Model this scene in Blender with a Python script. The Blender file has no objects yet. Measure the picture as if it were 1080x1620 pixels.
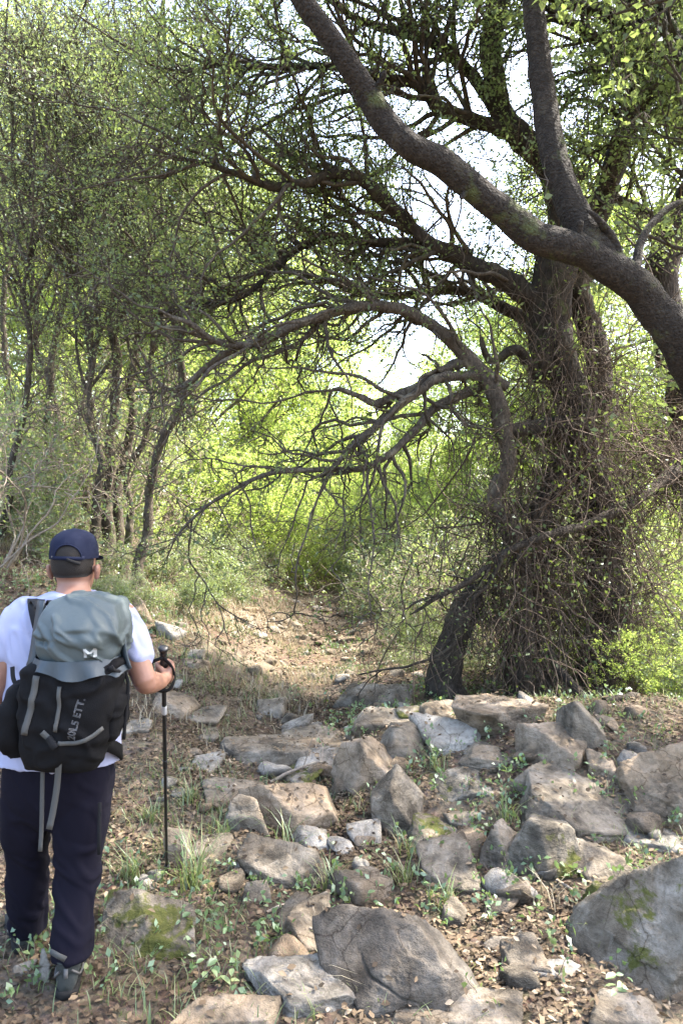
import bpy, bmesh, math, random
import numpy as np
from mathutils import Vector, Matrix
from mathutils.bvhtree import BVHTree

# ------------------------------------------------------------------ camera, sky, sun, exposure
sc = bpy.context.scene
COL = sc.collection
F = 1170.0            # focal length in photograph pixels (1080 wide)
CAMZ = 1.75
cam_d = bpy.data.cameras.new('camera')
cam = bpy.data.objects.new('camera', cam_d)
COL.objects.link(cam)
cam.location = (0, 0, CAMZ)
cam.rotation_euler = (math.radians(90), 0, 0)
cam_d.sensor_fit = 'VERTICAL'
cam_d.sensor_height = 36.0
cam_d.lens = 36.0 * F / 1620.0
cam_d.clip_start = 0.05
cam_d.clip_end = 3000
sc.camera = cam

SUN_EL, SUN_AZ = 55.0, 68.0      # azimuth measured from +Y (view direction) towards +X
w = bpy.data.worlds.new('World')
sc.world = w
w.use_nodes = True
nt = w.node_tree
bg = nt.nodes['Background']
sky = nt.nodes.new('ShaderNodeTexSky')
sky.sky_type = 'NISHITA'
sky.sun_disc = False
sky.sun_elevation = math.radians(SUN_EL)
sky.sun_rotation = math.radians(SUN_AZ)
sky.air_density = 1.0
sky.dust_density = 4.0
sky.ozone_density = 0.6
nt.links.new(sky.outputs[0], bg.inputs[0])
bg.inputs[1].default_value = 0.15
sun_d = bpy.data.lights.new('sun', 'SUN')
sun_d.energy = 2.7
sun_d.angle = math.radians(0.53)
sun_d.color = (1.0, 0.95, 0.86)
sun = bpy.data.objects.new('sun', sun_d)
COL.objects.link(sun)
sdir = Vector((math.sin(math.radians(SUN_AZ)) * math.cos(math.radians(SUN_EL)),
               math.cos(math.radians(SUN_AZ)) * math.cos(math.radians(SUN_EL)),
               math.sin(math.radians(SUN_EL))))
sun.rotation_euler = sdir.to_track_quat('Z', 'Y').to_euler()
sun.location = (6, 8, 14)
sc.view_settings.view_transform = 'Standard'
sc.view_settings.look = 'None'
sc.view_settings.exposure = 3.1
sc.view_settings.gamma = 1.0
sc.render.engine = 'CYCLES'
cy = sc.cycles
cy.max_bounces = 10
cy.diffuse_bounces = 7
cy.glossy_bounces = 2
cy.transmission_bounces = 7
cy.transparent_max_bounces = 6
cy.caustics_reflective = False
cy.caustics_refractive = False
cy.sample_clamp_indirect = 8.0
cy.use_denoising = True

# ------------------------------------------------------------------ numeric helpers
def Q(px, py, D):
    """The point that stands D metres in front of the camera under a photograph pixel."""
    return np.array([(px - 540.0) / F * D, D, CAMZ - (py - 810.0) / F * D])

def nrm(v):
    return v / np.maximum(np.linalg.norm(v, axis=-1, keepdims=True), 1e-9)

def _h(ix, iy, iz, seed):
    n = (ix.astype(np.int64) * 374761393 + iy.astype(np.int64) * 668265263 + iz.astype(np.int64) * 2147483647 + seed * 144665) & 0xFFFFFFFF
    n = ((n ^ (n >> 13)) * 1274126177) & 0xFFFFFFFF
    n = (n ^ (n >> 16)) & 0xFFFF
    return n / 32767.5 - 1.0

def vnoise(P, seed=0):
    P = np.asarray(P, float)
    f = np.floor(P)
    t = P - f
    t = t * t * (3 - 2 * t)
    i = f.astype(np.int64)
    x, y, z = i[..., 0], i[..., 1], i[..., 2]
    a, b, c = t[..., 0], t[..., 1], t[..., 2]
    r = 0
    for dx, wx in ((0, 1 - a), (1, a)):
        for dy, wy in ((0, 1 - b), (1, b)):
            for dz, wz in ((0, 1 - c), (1, c)):
                r = r + wx * wy * wz * _h(x + dx, y + dy, z + dz, seed)
    return r

def fbm(P, octv=4, seed=0, gain=0.5):
    P = np.asarray(P, float)
    r, a = 0, 1.0
    for o in range(octv):
        r = r + a * vnoise(P * (2.03 ** o) + 17.3 * o, seed + o)
        a *= gain
    return r

def sstep(a, b, x):
    t = np.clip((x - a) / (b - a), 0, 1)
    return t * t * (3 - 2 * t)

def height(x, y):
    """Ground height."""
    x = np.asarray(x, float)
    y = np.asarray(y, float)
    left = np.maximum(0, -x - 0.7 - 0.05 * np.maximum(0, y - 9))
    bank = sstep(3.2, 8.0, y) * (0.42 * left - 0.012 * np.minimum(left, 14) ** 2)
    mound = 0.46 * np.exp(-((x - 1.9) / 1.6) ** 2) * sstep(3.2, 5.2, y) * (1 - 0.95 * sstep(5.35, 6.5, y))
    rightfall = -0.14 * np.clip(x - 2.0, 0, 9) * sstep(5.3, 7.0, y)
    far = 0.02 * np.clip(y - 9, 0, 14) - 0.05 * np.clip(y - 26, 0, 200)
    P = np.stack([x, y, x * 0], -1)
    near = 1 - sstep(14, 40, np.hypot(x, y))
    rel = (0.10 * fbm(P * 0.7, 3, 5) + 0.030 * fbm(P * 2.3, 3, 9)) * near + 1.2 * vnoise(P * 0.03, 3) * sstep(25, 90, np.hypot(x, y))
    damp = 0.35 + 0.65 * sstep(2.8, 4.2, y)
    return bank + mound + rightfall + far + rel * damp

def ground_hit(px, py):
    """Where the line of sight through a pixel meets the ground."""
    d = np.array([(px - 540.0) / F, 1.0, -(py - 810.0) / F])
    D = np.linspace(1.5, 40, 3000)
    P = np.array([0, 0, CAMZ]) + D[:, None] * d
    g = height(P[:, 0], P[:, 1])
    k = np.argmax(P[:, 2] < g)
    return P[k] if P[k, 2] < g[k] else P[-1]

# ------------------------------------------------------------------ object helpers
def mk(name, V, Fs, mat=None, parent=None, smooth=True, rnd=None):
    """One mesh object from numpy arrays; Fs is an (M,k) index array or a list of such arrays."""
    if not isinstance(Fs, (list, tuple)):
        Fs = [Fs]
    Fs = [np.asarray(f, np.int32) for f in Fs if len(f)]
    me = bpy.data.meshes.new(name)
    V = np.asarray(V, np.float32)
    me.vertices.add(len(V))
    me.vertices.foreach_set('co', V.ravel())
    li = np.concatenate([f.ravel() for f in Fs]).astype(np.int32)
    lt = np.concatenate([np.full(len(f), f.shape[1], np.int32) for f in Fs])
    ls = np.concatenate([[0], np.cumsum(lt)[:-1]]).astype(np.int32)
    me.loops.add(len(li))
    me.loops.foreach_set('vertex_index', li)
    me.polygons.add(len(lt))
    me.polygons.foreach_set('loop_start', ls)
    me.update(calc_edges=True)
    if smooth:
        me.polygons.foreach_set('use_smooth', np.ones(len(lt), bool))
    if rnd is not None:
        at = me.attributes.new('rnd', 'FLOAT', 'POINT')
        at.data.foreach_set('value', np.asarray(rnd, np.float32))
    if mat:
        me.materials.append(mat)
    o = bpy.data.objects.new(name, me)
    COL.objects.link(o)
    if parent is not None:
        attach(o, parent)
    return o

def attach(o, parent):
    """Parent o, keeping its world placement."""
    o.parent = parent
    o.matrix_parent_inverse = parent_matrix(parent).inverted()

def parent_matrix(p):
    m = p.matrix_basis.copy()
    if p.parent is not None:
        m = parent_matrix(p.parent) @ p.matrix_parent_inverse @ m
    return m

def tag(o, label, cat, group=None):
    o['label'] = label
    o['category'] = cat
    if group:
        o['group'] = group
    return o

def thing(name, label, cat, loc=(0, 0, 0), group=None):
    o = bpy.data.objects.new(name, None)
    o.empty_display_size = 0.1
    o.location = [float(c) for c in loc]
    COL.objects.link(o)
    return tag(o, label, cat, group)

def copy_thing(root, loc, rz, scl, label, group=None):
    """A copy of a thing and of its parts, sharing mesh data."""
    r = root.copy()
    COL.objects.link(r)
    r.location = [float(c) for c in loc]
    r.rotation_euler = (0, 0, rz)
    r.scale = scl if hasattr(scl, '__len__') else (scl, scl, scl)
    r['label'] = label
    if group:
        r['group'] = group
    for ch in list(root.children):
        c = ch.copy()
        COL.objects.link(c)
        c.parent = r
        c.matrix_parent_inverse = ch.matrix_parent_inverse.copy()
    return r

class Geo:
    """Collects vertices and faces for one mesh."""
    def __init__(self):
        self.V, self.F4, self.F3, self.R, self.n = [], [], [], [], 0
    def add(self, V, F4=None, F3=None, rnd=None):
        V = np.asarray(V, float).reshape(-1, 3)
        if F4 is not None and len(F4): self.F4.append(np.asarray(F4) + self.n)
        if F3 is not None and len(F3): self.F3.append(np.asarray(F3) + self.n)
        self.V.append(V)
        self.R.append(np.full(len(V), 0.5) if rnd is None else np.asarray(rnd, float))
        self.n += len(V)
        return self
    def build(self, name, mat, parent=None, smooth=True):
        Fs = []
        if self.F4: Fs.append(np.concatenate(self.F4))
        if self.F3: Fs.append(np.concatenate(self.F3))
        return mk(name, np.concatenate(self.V), Fs, mat, parent, smooth, np.concatenate(self.R))

def tubes(P, R, sides=3, rough=0.0, seed=0):
    """Round bars along many polylines at once: P (B,n,3), R (B,n)."""
    P = np.asarray(P, float)
    R = np.asarray(R, float)
    if P.ndim == 2:
        P, R = P[None], R[None]
    B, n, _ = P.shape
    T = nrm(np.gradient(P, axis=1))
    mean = nrm(P[:, -1] - P[:, 0])
    ax = np.eye(3)[np.argmin(np.abs(mean), axis=1)]
    U = nrm(np.cross(T, ax[:, None, :]))
    W = np.cross(T, U)
    a = np.arange(sides) / sides * 2 * np.pi
    V = P[:, :, None, :] + R[:, :, None, None] * (np.cos(a)[None, None, :, None] * U[:, :, None, :] + np.sin(a)[None, None, :, None] * W[:, :, None, :])
    if rough:
        d = nrm(V - P[:, :, None, :])
        k = rough * (fbm(V / np.maximum(R.max() * 1.3, 1e-3), 3, seed) + 0.5 * fbm(V / np.maximum(R.max() * 0.3, 1e-3), 2, seed + 7))
        V = V + d * (R[:, :, None] * k)[..., None]
    b = np.arange(B)[:, None, None] * n * sides
    i = np.arange(n - 1)[None, :, None] * sides
    j = np.arange(sides)[None, None, :]
    jn = (j + 1) % sides
    Fq = np.stack([b + i + j, b + i + jn, b + i + sides + jn, b + i + sides + j], -1).reshape(-1, 4)
    return V.reshape(-1, 3), Fq

def catmull(pts, n):
    pts = np.asarray(pts, float)
    k = len(pts)
    ext = np.vstack([2 * pts[0] - pts[1], pts, 2 * pts[-1] - pts[-2]])
    seg = np.linalg.norm(np.diff(pts[:, :3], axis=0), axis=1)
    s = np.concatenate([[0], np.cumsum(seg)])
    u = np.interp(np.linspace(0, s[-1], n), s, np.arange(k))
    i = np.minimum(u.astype(int), k - 2)
    t = (u - i)[:, None]
    p0, p1, p2, p3 = ext[i], ext[i + 1], ext[i + 2], ext[i + 3]
    return 0.5 * (2 * p1 + (p2 - p0) * t + (2 * p0 - 5 * p1 + 4 * p2 - p3) * t ** 2 + (3 * p1 - p0 - 3 * p2 + p3) * t ** 3)

def limb_line(pts, n=60, wob=0.5, seed=0, world=False):
    """pts: (px, py, distance, width in px) -> centre line and radii."""
    if world:
        A = np.asarray(pts, float)
    else:
        A = np.array([list(Q(p[0], p[1], p[2])) + [p[3] * 0.5 * p[2] / F] for p in pts])
    C = catmull(A, n)
    P, R = C[:, :3].copy(), np.maximum(C[:, 3], 0.002)
    w_ = np.stack([fbm(P * 2.2 + 31 * k, 3, seed + k) for k in range(3)], -1)
    P += w_ * wob * (R[:, None] * 0.5 + 0.012)
    return P, R

def grow(st, d, L, n, wob, trop, rng):
    B = len(st)
    P = np.empty((B, n, 3))
    P[:, 0] = st
    d = nrm(d)
    step = (L / (n - 1))[:, None]
    trop = np.asarray(trop, float)
    for i in range(1, n):
        d = nrm(d + wob * rng.normal(size=(B, 3)) + trop)
        P[:, i] = P[:, i - 1] + d * step
    return P

def taper(r0, n, tip=0.25):
    return r0[:, None] * np.linspace(1, tip, n)[None, :]

def sprout(P, R, count, rng, tmin=0.15, ang=(35, 75), up=0.0, tmax=0.98):
    """Starting points and directions for child branches spread over polylines P (B,n,3)."""
    B, n, _ = P.shape
    L = np.linalg.norm(np.diff(P, axis=1), axis=2).sum(1)
    p = rng.choice(B, size=count, p=L / L.sum())
    t = rng.uniform(tmin, tmax, count) * (n - 1)
    i = np.minimum(t.astype(int), n - 2)
    f = (t - i)[:, None]
    st = P[p, i] * (1 - f) + P[p, i + 1] * f
    tan = nrm(P[p, i + 1] - P[p, i])
    rr = R[p, i]
    pr = nrm(np.cross(tan, rng.normal(size=(count, 3))))
    a = np.radians(rng.uniform(ang[0], ang[1], count))[:, None]
    d = nrm(np.cos(a) * tan + np.sin(a) * pr + np.array([0, 0, up]))
    return st, d, rr

def leaf_quads(pos, ax, size, rng, wid=0.28, fold=0.12, upbias=0.7):
    N = len(pos)
    ax = nrm(ax)
    nr = rng.normal(size=(N, 3)) + np.array([0, 0, upbias])
    nr = nrm(nr - (nr * ax).sum(1, keepdims=True) * ax)
    sd = np.cross(nr, ax)
    s = size[:, None]
    V = np.stack([pos, pos + ax * s * 0.45 + sd * s * wid + nr * s * fold, pos + ax * s, pos + ax * s * 0.5 - sd * s * wid + nr * s * fold], 1)
    Fq = np.arange(4 * N).reshape(N, 4)
    return V.reshape(-1, 3), Fq, np.repeat(rng.uniform(0, 1, N), 4)

def leaves_on(P, count, size, rng, spread=0.03, tmin=0.35, upbias=0.7, wid=0.28):
    """count leaves spread over twigs P (B,n,3)."""
    B, n, _ = P.shape
    p = rng.integers(0, B, count)
    t = rng.uniform(tmin, 1.0, count) * (n - 1)
    i = np.minimum(t.astype(int), n - 2)
    f = (t - i)[:, None]
    pos = P[p, i] * (1 - f) + P[p, i + 1] * f + rng.normal(size=(count, 3)) * spread
    tan = nrm(P[p, i + 1] - P[p, i])
    ax = tan * 0.6 + rng.normal(size=(count, 3)) * 0.7
    sz = size * rng.uniform(0.5, 1.4, count)
    V, Fq, rn = leaf_quads(pos, ax, sz, rng, wid, 0.12, upbias)
    rn = 0.55 * np.repeat(rng.uniform(0, 1, B)[p], 4) + 0.45 * rn
    return V, Fq, rn

# ------------------------------------------------------------------ materials
def new_mat(name):
    m = bpy.data.materials.new(name)
    m.use_nodes = True
    nt = m.node_tree
    for n in list(nt.nodes):
        nt.nodes.remove(n)
    out = nt.nodes.new('ShaderNodeOutputMaterial')
    return m, nt, out

def N(nt, typ, **kw):
    n = nt.nodes.new(typ)
    for k, v in kw.items():
        if k.startswith('i_'):
            n.inputs[k[2:].replace('_', ' ')].default_value = v
        else:
            setattr(n, k, v)
    return n

def ramp(nt, stops):
    r = nt.nodes.new('ShaderNodeValToRGB')
    e = r.color_ramp.elements
    while len(e) < len(stops):
        e.new(0.5)
    for k, (p, c) in enumerate(stops):
        e[k].position = p
        e[k].color = (c[0], c[1], c[2], 1)
    return r

def noise_tex(nt, vec, scale, detail=5, rough=0.6, dist=0.0):
    n = nt.nodes.new('ShaderNodeTexNoise')
    n.inputs['Scale'].default_value = scale
    n.inputs['Detail'].default_value = detail
    n.inputs['Roughness'].default_value = rough
    n.inputs['Distortion'].default_value = dist
    nt.links.new(vec, n.inputs['Vector'])
    return n

def mixc(nt, a, b, fac, mode='MIX'):
    m = nt.nodes.new('ShaderNodeMix')
    m.data_type = 'RGBA'
    m.blend_type = mode
    for s, v in ((m.inputs[6], a), (m.inputs[7], b), (m.inputs[0], fac)):
        if hasattr(v, 'links') or hasattr(v, 'is_linked'):
            nt.links.new(v, s)
        elif isinstance(v, (tuple, list)):
            s.default_value = (v[0], v[1], v[2], 1)
        else:
            s.default_value = v
    return m.outputs[2]

def leaf_mat(name, stops, trans, tmix=0.42, gloss=0.06):
    m, nt, out = new_mat(name)
    at = N(nt, 'ShaderNodeAttribute', attribute_name='rnd')
    rp = ramp(nt, stops)
    nt.links.new(at.outputs['Fac'], rp.inputs[0])
    df = N(nt, 'ShaderNodeBsdfDiffuse')
    nt.links.new(rp.outputs[0], df.inputs[0])
    tr = N(nt, 'ShaderNodeBsdfTranslucent')
    tc = mixc(nt, rp.outputs[0], trans, 0.75)
    nt.links.new(tc, tr.inputs[0])
    m1 = N(nt, 'ShaderNodeMixShader')
    m1.inputs[0].default_value = tmix
    nt.links.new(df.outputs[0], m1.inputs[1])
    nt.links.new(tr.outputs[0], m1.inputs[2])
    gl = N(nt, 'ShaderNodeBsdfGlossy')
    gl.inputs['Roughness'].default_value = 0.45
    gl.inputs['Color'].default_value = (0.8, 0.85, 0.9, 1)
    m2 = N(nt, 'ShaderNodeMixShader')
    m2.inputs[0].default_value = gloss
    nt.links.new(m1.outputs[0], m2.inputs[1])
    nt.links.new(gl.outputs[0], m2.inputs[2])
    nt.links.new(m2.outputs[0], out.inputs[0])
    return m

def bark_mat(name, dark, mid, pale, scale=1.0, moss=0.0, bump=0.6, iso=False):
    m, nt, out = new_mat(name)
    tc = N(nt, 'ShaderNodeTexCoord')
    mp = N(nt, 'ShaderNodeMapping')
    mp.inputs['Scale'].default_value = (14 * scale, 14 * scale, (14 if iso else 5) * scale)
    nt.links.new(tc.outputs['Object'], mp.inputs[0])
    n1 = noise_tex(nt, mp.outputs[0], 1.6, 8, 0.68, 0.6)
    n2 = noise_tex(nt, tc.outputs['Object'], 3.0 * scale, 4, 0.6)
    vo = N(nt, 'ShaderNodeTexVoronoi', feature='DISTANCE_TO_EDGE')
    vo.inputs['Scale'].default_value = 2.2
    nt.links.new(mp.outputs[0], vo.inputs['Vector'])
    rp = ramp(nt, [(0.28, dark), (0.5, mid), (0.74, pale)])
    nt.links.new(n1.outputs[0], rp.inputs[0])
    lich = ramp(nt, [(0.56, (0, 0, 0)), (0.72, (1, 1, 1))])
    nt.links.new(n2.outputs[0], lich.inputs[0])
    c = mixc(nt, rp.outputs[0], (pale[0] * 1.25, pale[1] * 1.3, pale[2] * 1.2), lich.outputs[0])
    if moss:
        n3 = noise_tex(nt, tc.outputs['Object'], 5.0, 4, 0.7)
        mr = ramp(nt, [(0.62 - moss * 0.2, (0, 0, 0)), (0.75 - moss * 0.2, (1, 1, 1))])
        nt.links.new(n3.outputs[0], mr.inputs[0])
        c = mixc(nt, c, (0.075, 0.085, 0.03), mr.outputs[0])
    bs = N(nt, 'ShaderNodeBsdfPrincipled')
    bs.inputs['Roughness'].default_value = 0.9
    bs.inputs['Specular IOR Level'].default_value = 0.25
    nt.links.new(c, bs.inputs['Base Color'])
    mu = N(nt, 'ShaderNodeMath', operation='MULTIPLY_ADD')
    nt.links.new(vo.outputs['Distance'], mu.inputs[0])
    mu.inputs[1].default_value = 0.8
    nt.links.new(n1.outputs[0], mu.inputs[2])
    bp = N(nt, 'ShaderNodeBump')
    bp.inputs['Strength'].default_value = bump
    bp.inputs['Distance'].default_value = 0.03
    nt.links.new(mu.outputs[0], bp.inputs['Height'])
    nt.links.new(bp.outputs[0], bs.inputs['Normal'])
    nt.links.new(bs.outputs[0], out.inputs[0])
    return m

def rock_mat(name, tone=(0.185, 0.155, 0.117), dark=(0.072, 0.060, 0.045), pale=(0.31, 0.27, 0.215), moss=0.0, warm=0.15):
    tone, dark, pale = (tuple(v * k for v in c_) for c_, k in ((tone, 0.82), (dark, 0.74), (pale, 0.84)))
    m, nt, out = new_mat(name)
    geo = N(nt, 'ShaderNodeNewGeometry')
    pos = geo.outputs['Position']
    n1 = noise_tex(nt, pos, 5.5, 8, 0.65, 0.4)
    n2 = noise_tex(nt, pos, 38, 6, 0.7)
    n3 = noise_tex(nt, pos, 2.3, 4, 0.6)
    n4 = noise_tex(nt, pos, 140, 3, 0.6)
    rp = ramp(nt, [(0.36, dark), (0.50, tone), (0.66, pale)])
    nt.links.new(n1.outputs[0], rp.inputs[0])
    sp = ramp(nt, [(0.30, (0.45, 0.44, 0.42)), (0.50, (1, 1, 1)), (0.72, (1.0, 1.0, 1.0))])
    nt.links.new(n2.outputs[0], sp.inputs[0])
    c = mixc(nt, rp.outputs[0], sp.outputs[0], 0.75, 'MULTIPLY')
    li = ramp(nt, [(0.60, (0, 0, 0)), (0.66, (1, 1, 1))])
    nl = noise_tex(nt, pos, 13, 5, 0.65, 0.8)
    nt.links.new(nl.outputs[0], li.inputs[0])
    lim = N(nt, 'ShaderNodeMath', operation='MULTIPLY')
    lim.inputs[1].default_value = 0.45
    nt.links.new(li.outputs[0], lim.inputs[0])
    c = mixc(nt, c, pale, lim.outputs[0])
    wr = ramp(nt, [(0.45, (0, 0, 0)), (0.75, (1, 1, 1))])
    nt.links.new(n3.outputs[0], wr.inputs[0])
    wm = N(nt, 'ShaderNodeMath', operation='MULTIPLY')
    wm.inputs[1].default_value = warm * 2
    nt.links.new(wr.outputs[0], wm.inputs[0])
    c = mixc(nt, c, (0.36, 0.25, 0.15), wm.outputs[0])
    if moss > 0:
        nm = noise_tex(nt, pos, 4.5, 6, 0.7, 0.5)
        mr = ramp(nt, [(0.66 - 0.3 * moss, (0, 0, 0)), (0.72 - 0.3 * moss, (1, 1, 1))])
        nt.links.new(nm.outputs[0], mr.inputs[0])
        mc = mixc(nt, (0.045, 0.055, 0.015), (0.12, 0.115, 0.03), n2.outputs[0])
        c = mixc(nt, c, mc, mr.outputs[0])
    tco = N(nt, 'ShaderNodeTexCoord')
    mpp = N(nt, 'ShaderNodeMapping')
    mpp.inputs['Scale'].default_value = (6, 6, 27)
    mpp.inputs['Rotation'].default_value = (0.35, 0.25, 0)
    nt.links.new(tco.outputs['Object'], mpp.inputs[0])
    nst = noise_tex(nt, mpp.outputs[0], 1.0, 5, 0.6, 0.5)
    st_r = ramp(nt, [(0.34, (0.55, 0.53, 0.50)), (0.5, (1, 1, 1))])
    nt.links.new(nst.outputs[0], st_r.inputs[0])
    c = mixc(nt, c, st_r.outputs[0], 0.4, 'MULTIPLY')
    dsp = mixc(nt, pos, n1.outputs[1], 0.08)
    vcr = N(nt, 'ShaderNodeTexVoronoi', feature='DISTANCE_TO_EDGE')
    vcr.inputs['Scale'].default_value = 5.0
    nt.links.new(dsp, vcr.inputs['Vector'])
    cr_r = ramp(nt, [(0.0, (0.42, 0.39, 0.36)), (0.018, (1, 1, 1))])
    nt.links.new(vcr.outputs['Distance'], cr_r.inputs[0])
    msk = ramp(nt, [(0.50, (0, 0, 0)), (0.56, (1, 1, 1))])
    nt.links.new(n3.outputs[0], msk.inputs[0])
    c = mixc(nt, c, mixc(nt, c, cr_r.outputs[0], 1.0, 'MULTIPLY'), msk.outputs[0])
    bs = N(nt, 'ShaderNodeBsdfPrincipled')
    bs.inputs['Roughness'].default_value = 0.93
    bs.inputs['Specular IOR Level'].default_value = 0.2
    nt.links.new(c, bs.inputs['Base Color'])
    hs = N(nt, 'ShaderNodeMath', operation='MULTIPLY_ADD')
    nt.links.new(n2.outputs[0], hs.inputs[0])
    hs.inputs[1].default_value = 0.35
    nt.links.new(n1.outputs[0], hs.inputs[2])
    h2 = N(nt, 'ShaderNodeMath', operation='MULTIPLY_ADD')
    nt.links.new(n4.outputs[0], h2.inputs[0])
    h2.inputs[1].default_value = 0.12
    nt.links.new(hs.outputs[0], h2.inputs[2])
    bp = N(nt, 'ShaderNodeBump')
    bp.inputs['Strength'].default_value = 1.0
    bp.inputs['Distance'].default_value = 0.03
    h3 = N(nt, 'ShaderNodeMath', operation='MULTIPLY_ADD')
    nt.links.new(nst.outputs[0], h3.inputs[0])
    h3.inputs[1].default_value = 0.45
    nt.links.new(h2.outputs[0], h3.inputs[2])
    nt.links.new(h3.outputs[0], bp.inputs['Height'])
    nt.links.new(bp.outputs[0], bs.inputs['Normal'])
    nt.links.new(bs.outputs[0], out.inputs[0])
    return m

def cloth_mat(name, col, col2=None, rough=0.85, nscale=60, weave=0.15, spec=0.3):
    m, nt, out = new_mat(name)
    tc = N(nt, 'ShaderNodeTexCoord')
    n1 = noise_tex(nt, tc.outputs['Object'], 9, 4, 0.6)
    n2 = noise_tex(nt, tc.outputs['Object'], nscale * 6, 2, 0.5)
    c = mixc(nt, col, col2 or tuple(x * 0.8 for x in col), n1.outputs[0])
    bs = N(nt, 'ShaderNodeBsdfPrincipled')
    bs.inputs['Roughness'].default_value = rough
    bs.inputs['Specular IOR Level'].default_value = spec
    nt.links.new(c, bs.inputs['Base Color'])
    bp = N(nt, 'ShaderNodeBump')
    bp.inputs['Strength'].default_value = weave
    bp.inputs['Distance'].default_value = 0.004
    nt.links.new(n2.outputs[0], bp.inputs['Height'])
    nt.links.new(bp.outputs[0], bs.inputs['Normal'])
    nt.links.new(bs.outputs[0], out.inputs[0])
    return m

def attr_mat(name, stops, rough=0.85, trans=0.0, spec=0.25):
    m, nt, out = new_mat(name)
    at = N(nt, 'ShaderNodeAttribute', attribute_name='rnd')
    rp = ramp(nt, stops)
    nt.links.new(at.outputs['Fac'], rp.inputs[0])
    bs = N(nt, 'ShaderNodeBsdfPrincipled')
    bs.inputs['Roughness'].default_value = rough
    bs.inputs['Specular IOR Level'].default_value = spec
    nt.links.new(rp.outputs[0], bs.inputs['Base Color'])
    if trans:
        tr = N(nt, 'ShaderNodeBsdfTranslucent')
        nt.links.new(rp.outputs[0], tr.inputs[0])
        mx = N(nt, 'ShaderNodeMixShader')
        mx.inputs[0].default_value = trans
        nt.links.new(bs.outputs[0], mx.inputs[1])
        nt.links.new(tr.outputs[0], mx.inputs[2])
        nt.links.new(mx.outputs[0], out.inputs[0])
    else:
        nt.links.new(bs.outputs[0], out.inputs[0])
    return m

def soil_mat():
    m, nt, out = new_mat('forest_soil')
    geo = N(nt, 'ShaderNodeNewGeometry')
    pos = geo.outputs['Position']
    n1 = noise_tex(nt, pos, 28, 8, 0.7, 0.3)
    n2 = noise_tex(nt, pos, 1.3, 5, 0.6)
    vo = N(nt, 'ShaderNodeTexVoronoi')
    vo.inputs['Scale'].default_value = 30
    nt.links.new(pos, vo.inputs['Vector'])
    r1 = ramp(nt, [(0.25, (0.027, 0.020, 0.014)), (0.5, (0.088, 0.064, 0.043)), (0.75, (0.20, 0.15, 0.103))])
    nt.links.new(n1.outputs[0], r1.inputs[0])
    c = mixc(nt, r1.outputs[0], vo.outputs['Color'], 0.16, 'OVERLAY')
    r2 = ramp(nt, [(0.42, (0, 0, 0)), (0.66, (1, 1, 1))])
    nt.links.new(n2.outputs[0], r2.inputs[0])
    gm = N(nt, 'ShaderNodeMath', operation='MULTIPLY')
    gm.inputs[1].default_value = 0.5
    nt.links.new(r2.outputs[0], gm.inputs[0])
    c = mixc(nt, c, (0.22, 0.185, 0.14), gm.outputs[0])
    bs = N(nt, 'ShaderNodeBsdfPrincipled')
    bs.inputs['Roughness'].default_value = 0.95
    bs.inputs['Specular IOR Level'].default_value = 0.15
    nt.links.new(c, bs.inputs['Base Color'])
    bp = N(nt, 'ShaderNodeBump')
    bp.inputs['Strength'].default_value = 0.9
    bp.inputs['Distance'].default_value = 0.03
    nt.links.new(n1.outputs[0], bp.inputs['Height'])
    nt.links.new(bp.outputs[0], bs.inputs['Normal'])
    nt.links.new(bs.outputs[0], out.inputs[0])
    return m

M = {}
M['soil'] = soil_mat()
M['bark_oak'] = bark_mat('oak_bark', (0.013, 0.010, 0.0075), (0.036, 0.028, 0.021), (0.075, 0.06, 0.046), 1.0, 0.15, 0.9)
M['bark_smooth'] = bark_mat('smooth_bark', (0.012, 0.0093, 0.007), (0.029, 0.0225, 0.0168), (0.068, 0.055, 0.042), 1.5, 0.3, 1.0, True)
M['bark_thin'] = bark_mat('sapling_bark', (0.025, 0.021, 0.016), (0.065, 0.052, 0.039), (0.13, 0.108, 0.08), 2.0, 0.2, 0.5)
M['bark_dead'] = bark_mat('weathered_branch_bark', (0.032, 0.025, 0.019), (0.075, 0.060, 0.046), (0.15, 0.125, 0.10), 2.0, 0.0, 0.6)
M['twig'] = bark_mat('twig_bark', (0.06, 0.048, 0.036), (0.12, 0.095, 0.072), (0.20, 0.165, 0.13), 3.0, 0.0, 0.2)
M['dry'] = bark_mat('dry_wood', (0.13, 0.105, 0.08), (0.24, 0.195, 0.15), (0.36, 0.30, 0.24), 3.0, 0.0, 0.3)
M['leaf_oak'] = leaf_mat('oak_leaf', [(0, (0.055, 0.08, 0.032)), (0.5, (0.085, 0.115, 0.045)), (0.9, (0.125, 0.155, 0.06)), (1, (0.21, 0.20, 0.08))], (0.34, 0.44, 0.11), 0.42, 0.03)
M['leaf_thicket'] = leaf_mat('thicket_leaf', [(0, (0.09, 0.115, 0.055)), (0.5, (0.12, 0.15, 0.07)), (1, (0.17, 0.195, 0.09))], (0.40, 0.50, 0.15), 0.46, 0.06)
M['leaf_bright'] = leaf_mat('sun_brightened_leaf', [(0, (0.12, 0.18, 0.032)), (0.5, (0.175, 0.24, 0.046)), (1, (0.27, 0.295, 0.08))], (0.64, 0.80, 0.18), 0.55, 0.03)  # albedo and translucency raised to put the sunlit glow into the leaf colour
M['leaf_shrub'] = leaf_mat('shrub_leaf', [(0, (0.05, 0.085, 0.03)), (0.5, (0.10, 0.145, 0.055)), (1, (0.17, 0.20, 0.075))], (0.40, 0.50, 0.13), 0.45, 0.06)
M['leaf_seedling'] = leaf_mat('seedling_leaf', [(0, (0.07, 0.12, 0.04)), (0.6, (0.12, 0.19, 0.07)), (1, (0.26, 0.30, 0.13))], (0.30, 0.42, 0.1), 0.3, 0.08)
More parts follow.
